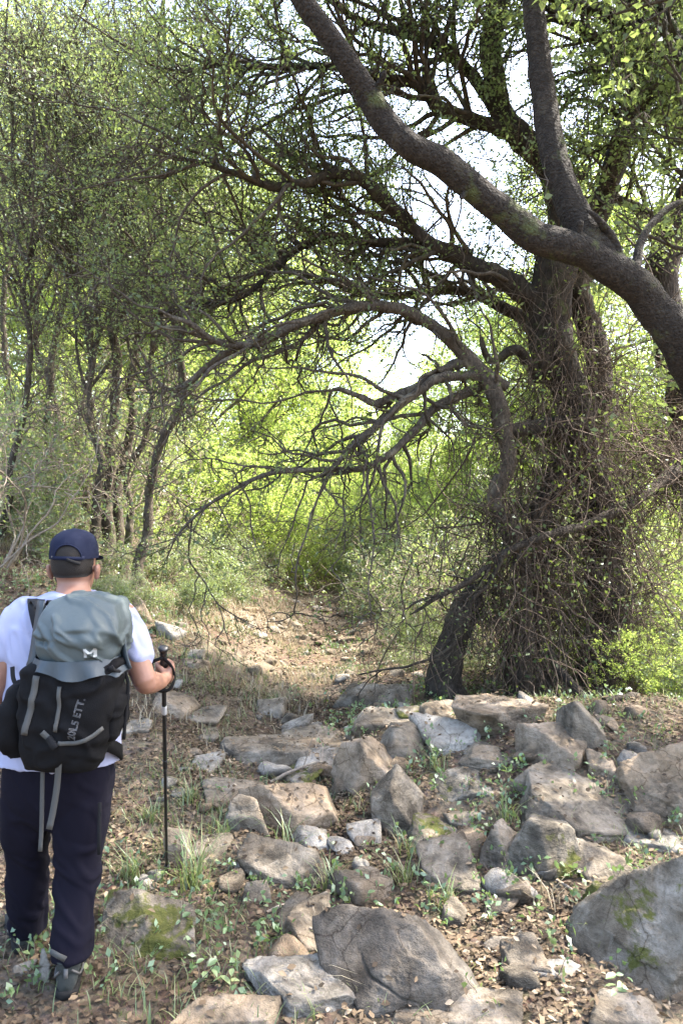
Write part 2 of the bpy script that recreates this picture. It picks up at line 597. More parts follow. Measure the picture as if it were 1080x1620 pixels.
M['grass'] = leaf_mat('grass_blade', [(0, (0.07, 0.11, 0.035)), (0.6, (0.13, 0.17, 0.06)), (1, (0.32, 0.28, 0.13))], (0.28, 0.36, 0.1), 0.3, 0.05)
M['dry_grass'] = leaf_mat('dry_grass', [(0, (0.18, 0.15, 0.09)), (0.6, (0.30, 0.25, 0.16)), (1, (0.42, 0.36, 0.25))], (0.36, 0.3, 0.18), 0.3, 0.04)
M['litter'] = attr_mat('fallen_leaf', [(0, (0.038, 0.026, 0.017)), (0.3, (0.076, 0.053, 0.033)), (0.6, (0.138, 0.098, 0.060)), (0.85, (0.215, 0.160, 0.103)), (1, (0.33, 0.264, 0.187))], 0.8, 0.12)
M['rock'] = rock_mat('limestone')
M['rock_warm'] = rock_mat('warm_limestone', (0.225, 0.178, 0.128), (0.10, 0.08, 0.058), (0.34, 0.28, 0.215), 0.0, 0.3)
M['rock_moss'] = rock_mat('mossy_limestone', moss=0.62)
M['rock_dark'] = rock_mat('dark_limestone', (0.092, 0.080, 0.066), (0.042, 0.037, 0.030), (0.17, 0.15, 0.125), 0.0, 0.05)
M['rock_pale'] = rock_mat('pale_limestone', (0.29, 0.262, 0.22), (0.135, 0.122, 0.10), (0.43, 0.40, 0.35), 0.0, 0.06)
M['rock_lichen'] = rock_mat('lichen_limestone', (0.160, 0.138, 0.106), (0.07, 0.06, 0.046), (0.30, 0.272, 0.228), 0.35, 0.08)

# ------------------------------------------------------------------ ground
def axis_grid(core0, core1, step, lo, hi, g=1.10):
    a = list(np.arange(core0, core1 + 1e-6, step))
    s = step
    while a[-1] < hi:
        s *= g
        a.append(a[-1] + s)
    s = step
    b = []
    x = core0
    while x > lo:
        s *= g
        x -= s
        b.append(x)
    return np.array(b[::-1] + a)

gx = axis_grid(-3.0, 3.4, 0.06, -600, 600)
gy = axis_grid(2.2, 7.5, 0.055, -80, 900)
GX, GY = np.meshgrid(gx, gy)
GZ = height(GX, GY)
GP = np.stack([GX, GY, GX * 0], -1)
GZ = GZ + 0.012 * fbm(GP * 9, 3, 21) * (1 - sstep(8, 16, GY))
nx, ny = len(gx), len(gy)
ii = np.arange(nx * ny).reshape(ny, nx)
gf = np.stack([ii[:-1, :-1], ii[:-1, 1:], ii[1:, 1:], ii[1:, :-1]], -1).reshape(-1, 4)
ground = mk('ground', np.stack([GX, GY, GZ], -1).reshape(-1, 3), gf, M['soil'])
ground['kind'] = 'structure'

# ------------------------------------------------------------------ trees
def resample(P, R, n):
    s = np.linspace(0, 1, len(P))
    t = np.linspace(0, 1, n)
    return np.stack([np.interp(t, s, P[:, k]) for k in range(3)], -1), np.interp(t, s, R)

def foliage(root, src, rng, n1, n2, n3, nl, L1, L2, L3, leaf, mats, wob=(0.22, 0.28, 0.3), up=(0.15, 0.1, 0.05),
            trop=(0, 0, 0.02), tmin=0.3, spread=0.03, r_cap=0.03, twig_part='twigs', crown_part='crown', tw_r=0.0035, leafwid=0.28, bare=0):
    """Branches, twigs and leaves sprouting from the limbs in src [(P,R)]; two meshes under root."""
    A = [resample(P, R, 30) for P, R in src]
    P0 = np.stack([a[0] for a in A])
    R0 = np.stack([a[1] for a in A])
    st, d, rr = sprout(P0, R0, n1, rng, tmin, (30, 75), up[0])
    P1 = grow(st, d, rng.uniform(*L1, n1), 10, wob[0], trop, rng)
    R1 = taper(np.clip(rr * 0.55, 0.007, r_cap), 10, 0.3)
    st, d, rr = sprout(P1, R1, n2, rng, 0.15, (25, 70), up[1])
    P2 = grow(st, d, rng.uniform(*L2, n2), 6, wob[1], trop, rng)
    R2 = taper(np.clip(rr * 0.6, tw_r * 1.3, 0.012), 6, 0.4)
    st, d, rr = sprout(P2, R2, n3, rng, 0.1, (25, 70), up[2])
    P3 = grow(st, d, rng.uniform(*L3, n3), 2, wob[2], trop, rng)
    R3 = taper(np.full(n3, tw_r), 2, 0.5)
    g = Geo()
    for P_, R_, s_ in ((P1, R1, 5), (P2, R2, 3), (P3, R3, 3)):
        V, Fq = tubes(P_, R_, s_)
        g.add(V, Fq)
    tw = g.build(twig_part, mats[0], root)
    tw['kind'] = 'stuff'
    if nl:
        V, Fq, rn = leaves_on(P3 if not bare else P3[bare:], nl, leaf, rng, spread, wid=leafwid)
        cr = mk(crown_part, V, Fq, mats[1], root, False, rn)
        cr['kind'] = 'stuff'
    return P1, P2, P3

def plant_tree(name, label, limbs, mat, sides=16, rough=0.16, group=None, cat='tree'):
    """limbs: [(part name, P, R)], the first being the trunk."""
    base = limbs[0][1][0]
    root = thing(name, label, cat, base, group)
    for k, (nm, P, R, *own) in enumerate(limbs):
        R = R.copy()
        R[-1] *= 0.15
        V, Fq = tubes(P, R, sides if k == 0 else max(8, sides - 4), rough, 11 * k)
        mk(nm, V, Fq, own[0] if own else mat, root)
    return root

def ground_pt(px, D):
    x = (px - 540.0) / F * D
    return x, D, float(height(x, D))

def rooted(pts, sink=0.12):
    """Start a pixel-measured stem in the ground at its first point's place."""
    A = [list(Q(p[0], p[1], p[2])) + [p[3] * 0.5 * p[2] / F] for p in pts]
    z = float(height(A[0][0], A[0][1])) - sink
    A[0][2] = min(A[0][2], z)
    A[0][3] *= 1.25
    return A

rng = np.random.default_rng(7)

# --- the big oak on the ledge -------------------------------------------------
DO = 7.3
tr = rooted([(955, 1110, 7.4, 79), (958, 1000, 7.4, 64), (956, 900, 7.35, 57), (940, 760, 7.3, 55), (900, 640, 7.3, 60), (868, 520, 7.3, 72), (870, 430, 7.3, 64), (886, 340, 7.3, 48), (850, 245, 7.35, 45), (796, 185, 7.4, 38), (774, 90, 7.4, 34), (784, -40, 7.4, 29), (760, -230, 7.3, 17), (770, -380, 7.3, 7)])
Pt, Rt = limb_line(tr, 110, 0.5, 1, True)
def L(pts, n=60, wob=0.9, seed=0):
    return limb_line(pts, n, wob, seed)
left_stem = limb_line(rooted([(832, 1100, 7.2, 64), (838, 1000, 7.2, 52), (846, 900, 7.2, 46), (868, 790, 7.25, 44), (905, 680, 7.3, 40), (900, 600, 7.3, 30)]), 60, 0.6, 3, True)
stem_b = L([(955, 660, 7.5, 36), (946, 545, 7.6, 40), (912, 460, 7.7, 38), (925, 390, 7.8, 36), (945, 320, 7.8, 36), (975, 240, 7.7, 34), (998, 170, 7.6, 30), (1012, 90, 7.6, 28), (1000, -50, 7.6, 24), (1020, -250, 7.6, 10)], 80, 0.6, 4)
limb_a = L([(862, 490, 7.3, 44), (800, 442, 7.2, 34), (740, 408, 7.1, 27), (680, 385, 7.0, 23), (640, 345, 6.95, 20), (612, 318, 6.9, 20), (575, 290, 6.8, 19), (530, 281, 6.7, 17), (480, 296, 6.6, 15), (430, 300, 6.5, 14), (370, 281, 6.4, 11), (330, 262, 6.3, 8), (285, 250, 6.2, 6), (235, 232, 6.1, 3)], 90, 1.0, 5)
limb_a2 = L([(745, 412, 7.1, 22), (665, 386, 7.2, 18), (600, 386, 7.2, 15), (540, 378, 7.2, 14), (495, 385, 7.2, 12), (455, 402, 7.2, 11), (410, 448, 7.1, 10), (372, 472, 7.0, 9), (310, 485, 7.0, 7), (245, 495, 7.0, 4)], 80, 1.1, 6)
limb_c = limb_line(rooted([(822, 1095, 6.95, 30), (833, 940, 6.9, 28), (812, 850, 6.85, 30), (785, 787, 6.8, 26), (798, 720, 6.8, 25), (788, 640, 6.8, 27), (762, 592, 6.75, 25), (722, 547, 6.7, 21), (652, 497, 6.6, 18), (562, 484, 6.5, 18), (500, 500, 6.4, 16), (430, 530, 6.3, 15), (380, 541, 6.2, 13), (335, 535, 6.1, 11), (300, 512, 6.0, 8), (260, 498, 6.0, 5)]), 120, 0.8, 7, True)
limb_c2 = L([(400, 536, 6.25, 12), (345, 566, 6.3, 11), (300, 600, 6.3, 10), (268, 614, 6.3, 8), (240, 590, 6.3, 5), (225, 560, 6.3, 3)], 40, 1.0, 8)
limb_d = L([(905, 670, 7.2, 34), (850, 676, 7.0, 26), (806, 680, 6.85, 22), (782, 655, 6.8, 16)], 30, 0.8, 9)
limb_e = L([(800, 612, 6.8, 16), (745, 575, 6.75, 18), (690, 595, 6.7, 15), (645, 622, 6.65, 14), (600, 640, 6.6, 12), (560, 625, 6.55, 9), (528, 618, 6.5, 6), (515, 650, 6.5, 3)], 60, 1.0, 10)
limb_f = L([(770, 595, 6.8, 17), (700, 598, 6.6, 15), (650, 632, 6.5, 14), (605, 668, 6.45, 13), (560, 712, 6.4, 11), (528, 742, 6.35, 8), (500, 790, 6.3, 4), (490, 830, 6.3, 2)], 60, 0.9, 12)
limb_g = L([(775, 612, 6.9, 18), (735, 622, 6.8, 16), (690, 642, 6.7, 14), (655, 680, 6.6, 13), (612, 715, 6.5, 12), (568, 738, 6.45, 10), (500, 742, 6.4, 9), (440, 745, 6.3, 8), (385, 768, 6.3, 6), (330, 800, 6.3, 5), (285, 845, 6.3, 4), (262, 890, 6.3, 2)], 80, 0.9, 13)
limb_h = L([(846, 250, 7.35, 30), (790, 200, 7.2, 26), (735, 180, 7.1, 22), (690, 165, 7.0, 20), (655, 130, 6.9, 17), (600, 120, 6.8, 14), (540, 108, 6.7, 12), (470, 108, 6.6, 11), (400, 105, 6.5, 10), (330, 103, 6.4, 6), (260, 70, 6.3, 3)], 80, 1.1, 14)
limb_i = L([(790, 180, 7.4, 20), (730, 100, 7.3, 18), (670, 60, 7.2, 16), (600, 40, 7.1, 13), (540, 10, 7.0, 10), (450, -60, 6.9, 6)], 50, 1.0, 15)
limb_j = L([(862, 545, 7.5, 22), (820, 500, 7.8, 20), (760, 470, 8.0, 18), (690, 462, 8.2, 15), (600, 470, 8.3, 12), (510, 440, 8.4, 9), (430, 420, 8.4, 5)], 60, 1.0, 16)
limb_k = L([(850, 600, 7.2, 20), (815, 552, 7.0, 17), (780, 575, 6.9, 12), (760, 530, 6.8, 6)], 24, 0.9, 17)
limb_m = L([(784, -20, 7.4, 26), (840, -160, 7.0, 22), (900, -300, 6.4, 18), (960, -420, 5.6, 14), (980, -560, 4.8, 8)], 40, 1.0, 18)
limb_n = L([(784, -20, 7.4, 26), (700, -140, 6.8, 22), (600, -260, 6.0, 18), (480, -380, 5.2, 14), (380, -520, 4.5, 8)], 40, 1.0, 19)
big = plant_tree('oak_tree', 'big gnarled oak wrapped in climbing stems behind the ledge, limbs arching left',
                 [('trunk', Pt, Rt), ('stem', *left_stem), ('stem', *stem_b), ('limb', *limb_a), ('limb', *limb_a2), ('stem', *limb_c, M['bark_dead']), ('limb', *limb_c2, M['bark_dead']),
                  ('limb', *limb_d), ('limb', *limb_e, M['bark_dead']), ('limb', *limb_f, M['bark_dead']), ('limb', *limb_g, M['bark_dead']), ('limb', *limb_h), ('limb', *limb_i), ('limb', *limb_j),
                  ('limb', *limb_k), ('limb', *limb_m), ('limb', *limb_n)], M['bark_oak'], 18, 0.2)
# leafy upper limbs
up_src = [(Pt[75:], Rt[75:]), (Pt[70:90], Rt[70:90]), (stem_b[0][30:], stem_b[1][30:]), (stem_b[0][25:60], stem_b[1][25:60]), limb_j, limb_a, limb_a2, limb_h, limb_h, limb_i, limb_i, limb_j, limb_m, limb_n]
foliage(big, up_src, rng, 220, 1500, 5400, 98000, (0.7, 2.1), (0.35, 0.95), (0.12, 0.40), 0.035, (M['bark_thin'], M['leaf_oak']),
        (0.26, 0.3, 0.3), (0.25, 0.12, 0.05), (0, 0, 0.015), 0.2, 0.035, 0.028)
# bare hanging dead twigs on the lower limbs
low_src = [limb_a, limb_a2, limb_c2, (limb_c[0][60:], limb_c[1][60:]), limb_e, limb_f, limb_g, limb_g, limb_a2]
foliage(big, low_src, rng, 100, 380, 900, 4200, (0.3, 1.3), (0.15, 0.6), (0.08, 0.3), 0.042, (M['bark_thin'], M['leaf_oak']),
        (0.38, 0.42, 0.4), (-0.25, -0.1, 0.0), (-0.02, 0, -0.03), 0.15, 0.03, 0.02, 'dead_twigs', 'sparse_leaves')

# long thin crooked branches fanning left from the arching limbs
for (P_, R_), cnt in ((limb_a, 9), (limb_a2, 9), ((limb_c[0][50:], limb_c[1][50:]), 12), (limb_e, 5), (limb_f, 4), (limb_g, 4), (limb_h, 7)):
    st, d, rr = sprout(P_[None], R_[None], cnt, rng, 0.08, (14, 48), 0.0)
    K = grow(st, d, rng.uniform(0.7, 1.9, cnt), 18, 0.17, (-0.012, 0, 0.0), rng)
    for j in range(cnt):
        rj = np.linspace(min(max(rr[j] * 0.55, 0.010), 0.024), 0.004, 18)
        V, Fq = tubes(K[j], rj, 6, 0.15, j)
        mk('branch', V, Fq, M['bark_dead'], big)
    foliage(big, [(K[j], np.linspace(0.014, 0.004, 18)) for j in range(cnt)], rng, cnt * 4, cnt * 9, cnt * 18, cnt * 90, (0.2, 0.8), (0.12, 0.4), (0.08, 0.25), 0.035, (M['bark_thin'], M['leaf_oak']),
            (0.3, 0.35, 0.35), (-0.1, 0, 0), (0, 0, -0.02), 0.2, 0.03, 0.010, 'dead_twigs', 'sparse_leaves')

# --- the smooth limb overhead: tree whose trunk stands right of the frame -----
ta = [[3.35, 4.55, float(height(3.35, 4.55)) - 0.12, 0.26], [3.15, 4.5, 0.6, 0.19], [2.75, 4.4, 1.4, 0.165]]
tb = [list(Q(p[0], p[1], p[2])) + [p[3] * 0.5 * p[2] / F] for p in
      [(1150, 668, 4.3, 70), (1080, 556, 4.2, 64), (1035, 490, 4.15, 58), (985, 440, 4.1, 52), (925, 408, 4.05, 49), (860, 375, 4.0, 48), (800, 336, 3.95, 46), (745, 292, 3.9, 46), (692, 246, 3.85, 44), (642, 219, 3.8, 42), (600, 178, 3.8, 40), (566, 125, 3.75, 38), (532, 68, 3.7, 36), (486, 8, 3.65, 34), (440, -60, 3.6, 32), (360, -200, 3.5, 26), (260, -330, 3.4, 16), (180, -480, 3.4, 8)]]
fl = limb_line(np.array(ta + tb), 240, 0.45, 22, True)
ff = L([(978, 432, 4.1, 50), (926, 362, 4.12, 48), (893, 292, 4.15, 43), (872, 222, 4.18, 40), (856, 130, 4.2, 37), (846, 40, 4.2, 35), (838, -80, 4.2, 33), (820, -250, 4.2, 26), (850, -480, 4.2, 9)], 80, 0.35, 23)
fs = L([(985, 420, 4.08, 22), (972, 380, 4.05, 15), (945, 345, 4.0, 10), (925, 330, 4.0, 4)], 24, 0.8, 24)
fb = L([(1000, 425, 4.2, 16), (1010, 380, 4.3, 13), (1040, 345, 4.4, 11), (1085, 318, 4.5, 10), (1140, 290, 4.6, 7)], 30, 0.8, 25)
fr = limb_line(np.array([[2.9, 4.45, 1.1, 0.12], [3.2, 5.0, 2.2, 0.11], [3.3, 5.6, 3.6, 0.09], [3.1, 6.2, 5.0, 0.06], [2.8, 6.6, 6.4, 0.03]]), 40, 0.6, 26, True)
fq_shade = limb_line(np.array([[3.0, 4.48, 0.95, 0.12], [3.5, 4.2, 2.4, 0.10], [3.9, 3.9, 3.9, 0.08], [4.1, 3.6, 5.2, 0.05], [4.2, 3.3, 6.2, 0.02]]), 40, 0.6, 27, True)  # unseen limb right of the frame, added to shade the foreground
fu_shade = limb_line(np.array([[3.45, 5.3, 2.9, 0.08], [3.2, 4.9, 4.2, 0.07], [2.6, 4.2, 5.3, 0.06], [1.9, 3.6, 6.0, 0.04], [1.2, 3.2, 6.5, 0.015]]), 40, 0.6, 28, True)  # unseen limb above the frame, added so its leaves shade the ground
front = plant_tree('leaning_tree', 'thick smooth-barked leaning tree crossing the top right, forked limb near the camera',
                   [('trunk', *fl), ('limb', *ff), ('limb', *fs), ('limb', *fb), ('limb', *fr), ('limb', *fq_shade), ('limb', *fu_shade)], M['bark_smooth'], 34, 0.085)
for (k_, dv, ln, r_) in ((128, (0.1, -0.5, 0.8), 0.10, 0.022), (150, (-0.3, -0.4, -0.8), 0.07, 0.018), (96, (0.2, -0.6, 0.7), 0.08, 0.03), (172, (0.5, -0.5, 0.5), 0.12, 0.016)):
    c0 = fl[0][k_]; dv = nrm(np.array(dv)); tt = np.linspace(0, 1, 8)[:, None]
    Pk = c0 + dv * (fl[1][k_] * 0.6 + ln * tt) + 0.02 * tt ** 2 * np.array([-1, 0, 0.3])
    V, Fq = tubes(Pk, np.concatenate([np.linspace(r_ * 2.0, r_, 4), np.linspace(r_ * 0.95, r_ * 0.8, 3), [0.002]]), 10, 0.25, k_)
    mk('stub', V, Fq, M['bark_smooth'], front)
foliage(front, [(fl[0][195:], fl[1][195:]), (ff[0][55:], ff[1][55:]), fr, fu_shade, fu_shade, (fq_shade[0][12:], fq_shade[1][12:]), (fr[0][15:], fr[1][15:])], rng, 110, 750, 2600, 40000, (0.8, 2.0), (0.4, 1.0), (0.15, 0.45), 0.055,
        (M['bark_thin'], M['leaf_oak']), (0.2, 0.25, 0.3), (0.5, 0.3, 0.1), (0, 0, 0.03), 0.15, 0.04, 0.025)  # crown mostly out of view, thickened with extra leaves for foreground shade
# two fresh sprigs hanging in view from this tree
g = Geo()
gl = Geo()
for (px, py, D, n, s) in ((848, -6, 3.9, 12, 0.06), (868, 300, 4.1, 9, 0.04), (1000, 130, 4.4, 9, 0.045), (1020, 190, 4.4, 8, 0.045)):
    c = Q(px, py, D)
    P = grow(np.tile(c + [0, 0.02, 0.06], (5, 1)), rng.normal(size=(5, 3)) + [0, 0, -0.7], np.full(5, 0.13), 4, 0.3, (0, 0, 0), rng)
    V, Fq = tubes(P, taper(np.full(5, 0.003), 4), 4)
    mk('sprig', V, Fq, M['twig'], front)['kind'] = 'stuff'
    V, Fq, rn = leaves_on(P, n, s, rng, 0.01, 0.4, 0.6, 0.34)
    gl.add(V, Fq, rnd=rn * 0.4 + 0.6)
gl.build('sprig_leaves', M['leaf_shrub'], front, False)['kind'] = 'stuff'

# --- oak at the right edge ----------------------------------------------------
rt = limb_line(rooted([(1150, 1110, 8.6, 80), (1125, 900, 8.6, 62), (1095, 700, 8.5, 58), (1062, 540, 8.4, 56), (1045, 450, 8.4, 52), (1062, 375, 8.4, 48), (1100, 280, 8.3, 42), (1115, 180, 8.2, 36), (1080, 60, 8.2, 30), (1060, -120, 8.2, 20), (1090, -300, 8.2, 8)]), 90, 0.7, 31, True)
r1 = L([(1118, 190, 8.2, 34), (1075, 140, 7.6, 30), (1040, 88, 7.2, 26), (1000, 45, 7.0, 22), (950, 20, 6.8, 18), (890, 4, 6.6, 14), (820, -20, 6.5, 8)], 50, 0.7, 32)
r2 = L([(1118, 200, 8.2, 26), (1060, 165, 7.8, 24), (1005, 98, 7.4, 20), (960, 75, 7.2, 17), (910, 40, 7.0, 13), (860, 10, 6.9, 8)], 50, 0.7, 33)
r3 = L([(1110, 250, 8.3, 20), (1050, 180, 8.0, 15), (1000, 190, 7.8, 13), (960, 230, 7.6, 8), (900, 250, 7.5, 4)], 40, 0.9, 34)
r4 = L([(1100, 720, 8.5, 30), (1075, 742, 7.6, 22), (1000, 792, 7.0, 18), (930, 828, 6.7, 15), (860, 848, 6.5, 14), (800, 880, 6.4, 12), (745, 918, 6.3, 10), (692, 944, 6.25, 8), (645, 975, 6.2, 4)], 70, 0.7, 35)
r5 = L([(795, 882, 6.4, 8), (772, 925, 6.35, 7), (748, 950, 6.3, 6), (735, 1000, 6.3, 5), (700, 1035, 6.3, 4), (650, 1050, 6.3, 4), (600, 1058, 6.3, 3), (560, 1068, 6.3, 2)], 40, 0.9, 36)
r6 = L([(1062, 380, 8.4, 18), (1010, 330, 8.2, 14), (960, 310, 8.1, 10), (900, 320, 8.0, 6)], 30, 0.9, 37)
edge = plant_tree('oak_tree', 'oak trunk cut off by the right edge, with a drooping dead branch',
                  [('trunk', *rt), ('limb', *r1), ('limb', *r2), ('limb', *r3), ('dead_branch', *r4), ('dead_branch', *r5), ('limb', *r6)], M['bark_oak'], 16, 0.2)
foliage(edge, [(rt[0][55:], rt[1][55:]), r1, r2, r3, r6], rng, 100, 700, 2600, 50000, (0.6, 1.8), (0.3, 0.9), (0.12, 0.4), 0.036,
        (M['bark_thin'], M['leaf_oak']), (0.25, 0.3, 0.3), (0.2, 0.1, 0.05), (0, 0, 0.01), 0.15, 0.035, 0.022)
foliage(edge, [r4, r5, r4], rng, 36, 130, 300, 500, (0.2, 0.8), (0.12, 0.4), (0.08, 0.2), 0.035,
        (M['bark_oak'], M['leaf_oak']), (0.3, 0.35, 0.3), (-0.3, -0.2, 0), (0, 0, -0.05), 0.2, 0.03, 0.012, 'dead_twigs', 'sparse_leaves')

# --- leaning broken stump left of the big oak --------------------------------
sp = limb_line(rooted([(702, 1100, 6.9, 56), (712, 1040, 6.9, 46), (728, 985, 6.9, 42), (745, 945, 6.95, 38), (752, 922, 6.95, 18)]), 36, 0.6, 41, True)
stump = plant_tree('leaning_stump', 'short thick dark stump leaning right, left of the big oak', [('trunk', *sp)], M['bark_oak'], 16, 0.25, cat='stump')
foliage(stump, [(sp[0][20:], sp[1][20:])], rng, 9, 30, 60, 160, (0.4, 1.2), (0.2, 0.5), (0.1, 0.25), 0.04, (M['bark_oak'], M['leaf_shrub']), up=(0.6, 0.2, 0), r_cap=0.008)

# --- climbing stems wrapped round the big oak ---------------------------------
def vine_round(label, paths, n, rng, r_off, Ls, leafn, rr=0.004, group=None):
    root = thing('climbing_vine', label, 'vine', paths[0][0][0], group)
    A = [resample(P, R, 40) for P, R in paths]
    P0 = np.stack([a[0] for a in A]); R0 = np.stack([a[1] for a in A])
    b = rng.integers(0, len(A), n); i = rng.integers(0, 40, n)
    a = rng.uniform(0, 2 * np.pi, n)
    rad = R0[b, i] + np.abs(rng.normal(0, r_off, n))
    st = P0[b, i] + np.stack([np.cos(a) * rad, np.sin(a) * rad, rng.normal(0, 0.1, n)], -1)
    d = np.stack([-np.sin(a) * rng.normal(0, 0.7, n) + 0.3 * np.cos(a), np.cos(a) * rng.normal(0, 0.7, n) + 0.3 * np.sin(a), rng.choice([-1.2, 0.8], n)], -1)
    P = grow(st, d, rng.uniform(*Ls, n), 9, 0.29, (0, 0, -0.11), rng)
    P[..., 2] = np.maximum(P[..., 2], height(P[..., 0], P[..., 1]) + 0.01)
    g = Geo()
    V, Fq = tubes(P, taper(np.clip(rng.lognormal(-0.15, 0.5, n), 0.4, 3.5) * rr, 9, 0.5), 3)
    g.add(V, Fq)
    s = g.build('stems', M['vine'], root); s['kind'] = 'stuff'
    if leafn:
        V, Fq, rn = leaves_on(P, leafn, 0.042, rng, 0.03)
        l_ = mk('leaves', V, Fq, M['leaf_vine'], root, False, rn); l_['kind'] = 'stuff'
    return root
M['vine'] = bark_mat('vine_stem', (0.035, 0.025, 0.018), (0.085, 0.062, 0.045), (0.17, 0.13, 0.10), 3.0, 0.0, 0.2)
M['leaf_vine'] = leaf_mat('vine_leaf', [(0, (0.04, 0.06, 0.02)), (0.6, (0.08, 0.11, 0.035)), (1, (0.20, 0.20, 0.08))], (0.25, 0.33, 0.06), 0.35, 0.02)
vine_round('tangle of thin brown climbing stems hugging the big oak trunk', [(Pt[:62], Rt[:62]), (Pt[6:40], Rt[6:40])], 1900, rng, 0.14, (0.5, 1.4), 3000)
vine_round('tangle of thin dark stems between the two oak stems', [left_stem, (limb_c[0][:40], limb_c[1][:40])], 1200, rng, 0.13, (0.5, 1.2), 2200)
vine_round('dry hanging stems drooping from the trunk at the right edge', [(rt[0][18:60], rt[1][18:60]), (r4[0][:22], r4[1][:22])], 900, rng, 0.22, (0.5, 1.6), 900)
vine_round('curtain of thin hanging stems above the leaning stump', [(limb_d[0], limb_d[1] + 0.25), (sp[0] + [0.1, 0, 0.8], sp[1] + 0.22)], 340, rng, 0.25, (0.6, 1.8), 1500)

# --- left thicket: slim trunks on the bank -----------------------------------
thicket = [
    ('slim dark trunk with a slight bend, leftmost of the pair above the cap', [(78, 860, 10.6, 14), (80, 765, 10.6, 13), (73, 690, 10.6, 12), (72, 640, 10.5, 12), (82, 555, 10.4, 11), (95, 510, 10.3, 10), (112, 440, 10.2, 8), (120, 330, 10.0, 6)]),
    ('slim dark trunk crossing its neighbour just above the cap', [(100, 860, 10.8, 12), (97, 795, 10.8, 12), (82, 740, 10.8, 11), (90, 680, 10.8, 10), (78, 610, 10.8, 9), (60, 540, 10.8, 7), (50, 440, 10.6, 5)]),
    ('tall straight dark trunk rising out of the thicket right of the cap', [(163, 880, 9.8, 22), (170, 790, 9.8, 19), (176, 720, 9.8, 17), (181, 640, 9.8, 16), (183, 560, 9.7, 15), (178, 500, 9.7, 13), (187, 440, 9.6, 12), (191, 380, 9.5, 10), (180, 250, 9.4, 7)]),
    ('second tall trunk, swaying right of the straight one', [(180, 880, 10.1, 19), (186, 790, 10.1, 16), (206, 720, 10.1, 14), (211, 650, 10.0, 14), (205, 600, 10.0, 13), (222, 520, 9.9, 12), (229, 440, 9.8, 10), (225, 320, 9.7, 7)]),
    ('curving tree with a sinuous pale trunk, rightmost of the thicket', [(208, 925, 9.0, 20), (222, 868, 9.0, 17), (240, 805, 9.0, 15), (240, 752, 9.0, 14), (256, 706, 8.9, 14), (281, 650, 8.8, 16), (288, 600, 8.7, 14), (286, 545, 8.6, 12), (302, 500, 8.5, 10), (330, 430, 8.4, 7)]),
    ('thin trunk forking off low behind the curving tree', [(196, 900, 9.5, 14), (203, 810, 9.5, 12), (204, 745, 9.5, 11), (233, 684, 9.4, 9), (238, 630, 9.4, 8), (233, 590, 9.4, 7), (252, 520, 9.3, 5)]),
    ('thin leaning stem at the far left edge of the thicket', [(5, 830, 9.4, 12), (22, 725, 9.3, 11), (40, 650, 9.2, 10), (46, 560, 9.1, 9), (40, 470, 9.0, 7), (60, 360, 9.0, 5)]),
    ('grey double-stemmed trunk close behind the cap', [(150, 880, 9.3, 20), (158, 800, 9.4, 16), (158, 720, 9.4, 12), (140, 640, 9.4, 9), (150, 540, 9.4, 6)]),
    ('faint slender trunk far back in the thicket', [(235, 870, 12.5, 12), (240, 740, 12.5, 11), (262, 600, 12.4, 10), (258, 480, 12.3, 8), (270, 360, 12.2, 5)]),
    ('slender upright trunk deep behind the far left stems', [(30, 850, 12.5, 13), (26, 700, 12.5, 11), (8, 560, 12.4, 10), (12, 420, 12.3, 8), (30, 300, 12.2, 5)]),
    ('bowed dark stem right of the pair above the cap', [(128, 860, 11.2, 11), (134, 770, 11.2, 10), (120, 690, 11.2, 9), (140, 600, 11.1, 8), (138, 480, 11, 6)]),
]
for k, (lab, pts) in enumerate(thicket):
    P, R = limb_line(rooted(pts), 60, 1.3, 50 + k, True)
    R = R * 0.95
    # a crown of limbs spreading from the upper trunk
    nb = 8
    st, d, rr = sprout(P[None], R[None], nb, rng, 0.74, (25, 65), 0.9)
    B = grow(st, d, rng.uniform(2.0, 4.2, nb), 14, 0.14, (0.0, -0.01, 0.05), rng)
    limbs = [('trunk', P, R)] + [('limb', B[j], np.linspace(max(rr[j] * 0.7, 0.022), 0.007, 14)) for j in range(nb)]
    t = plant_tree('slim_tree', lab, limbs, M['bark_thin'], 12, 0.14, 'slim trees of the left thicket')
    foliage(t, [(B[j], np.linspace(max(rr[j] * 0.6, 0.02), 0.006, 14)) for j in range(nb)] + [(P[50:], R[50:])], rng, 48, 380, 1300, 10500,
            (0.6, 1.8), (0.3, 0.9), (0.12, 0.4), 0.034, (M['bark_thin'], M['leaf_thicket']), (0.22, 0.28, 0.3), (0.1, 0.05, 0.0), (0, 0, -0.005), 0.15, 0.04, 0.016)
    # bare side twigs lower down
    foliage(t, [(P[12:46], R[12:46])], rng, 16, 60, 110, 260, (0.4, 1.5), (0.2, 0.7), (0.1, 0.35), 0.045, (M['twig'], M['leaf_thicket']),
            (0.22, 0.28, 0.3), (0.3, 0.1, 0), (0, 0, 0.01), 0.05, 0.04, 0.011, 'side_twigs', 'sparse_leaves')

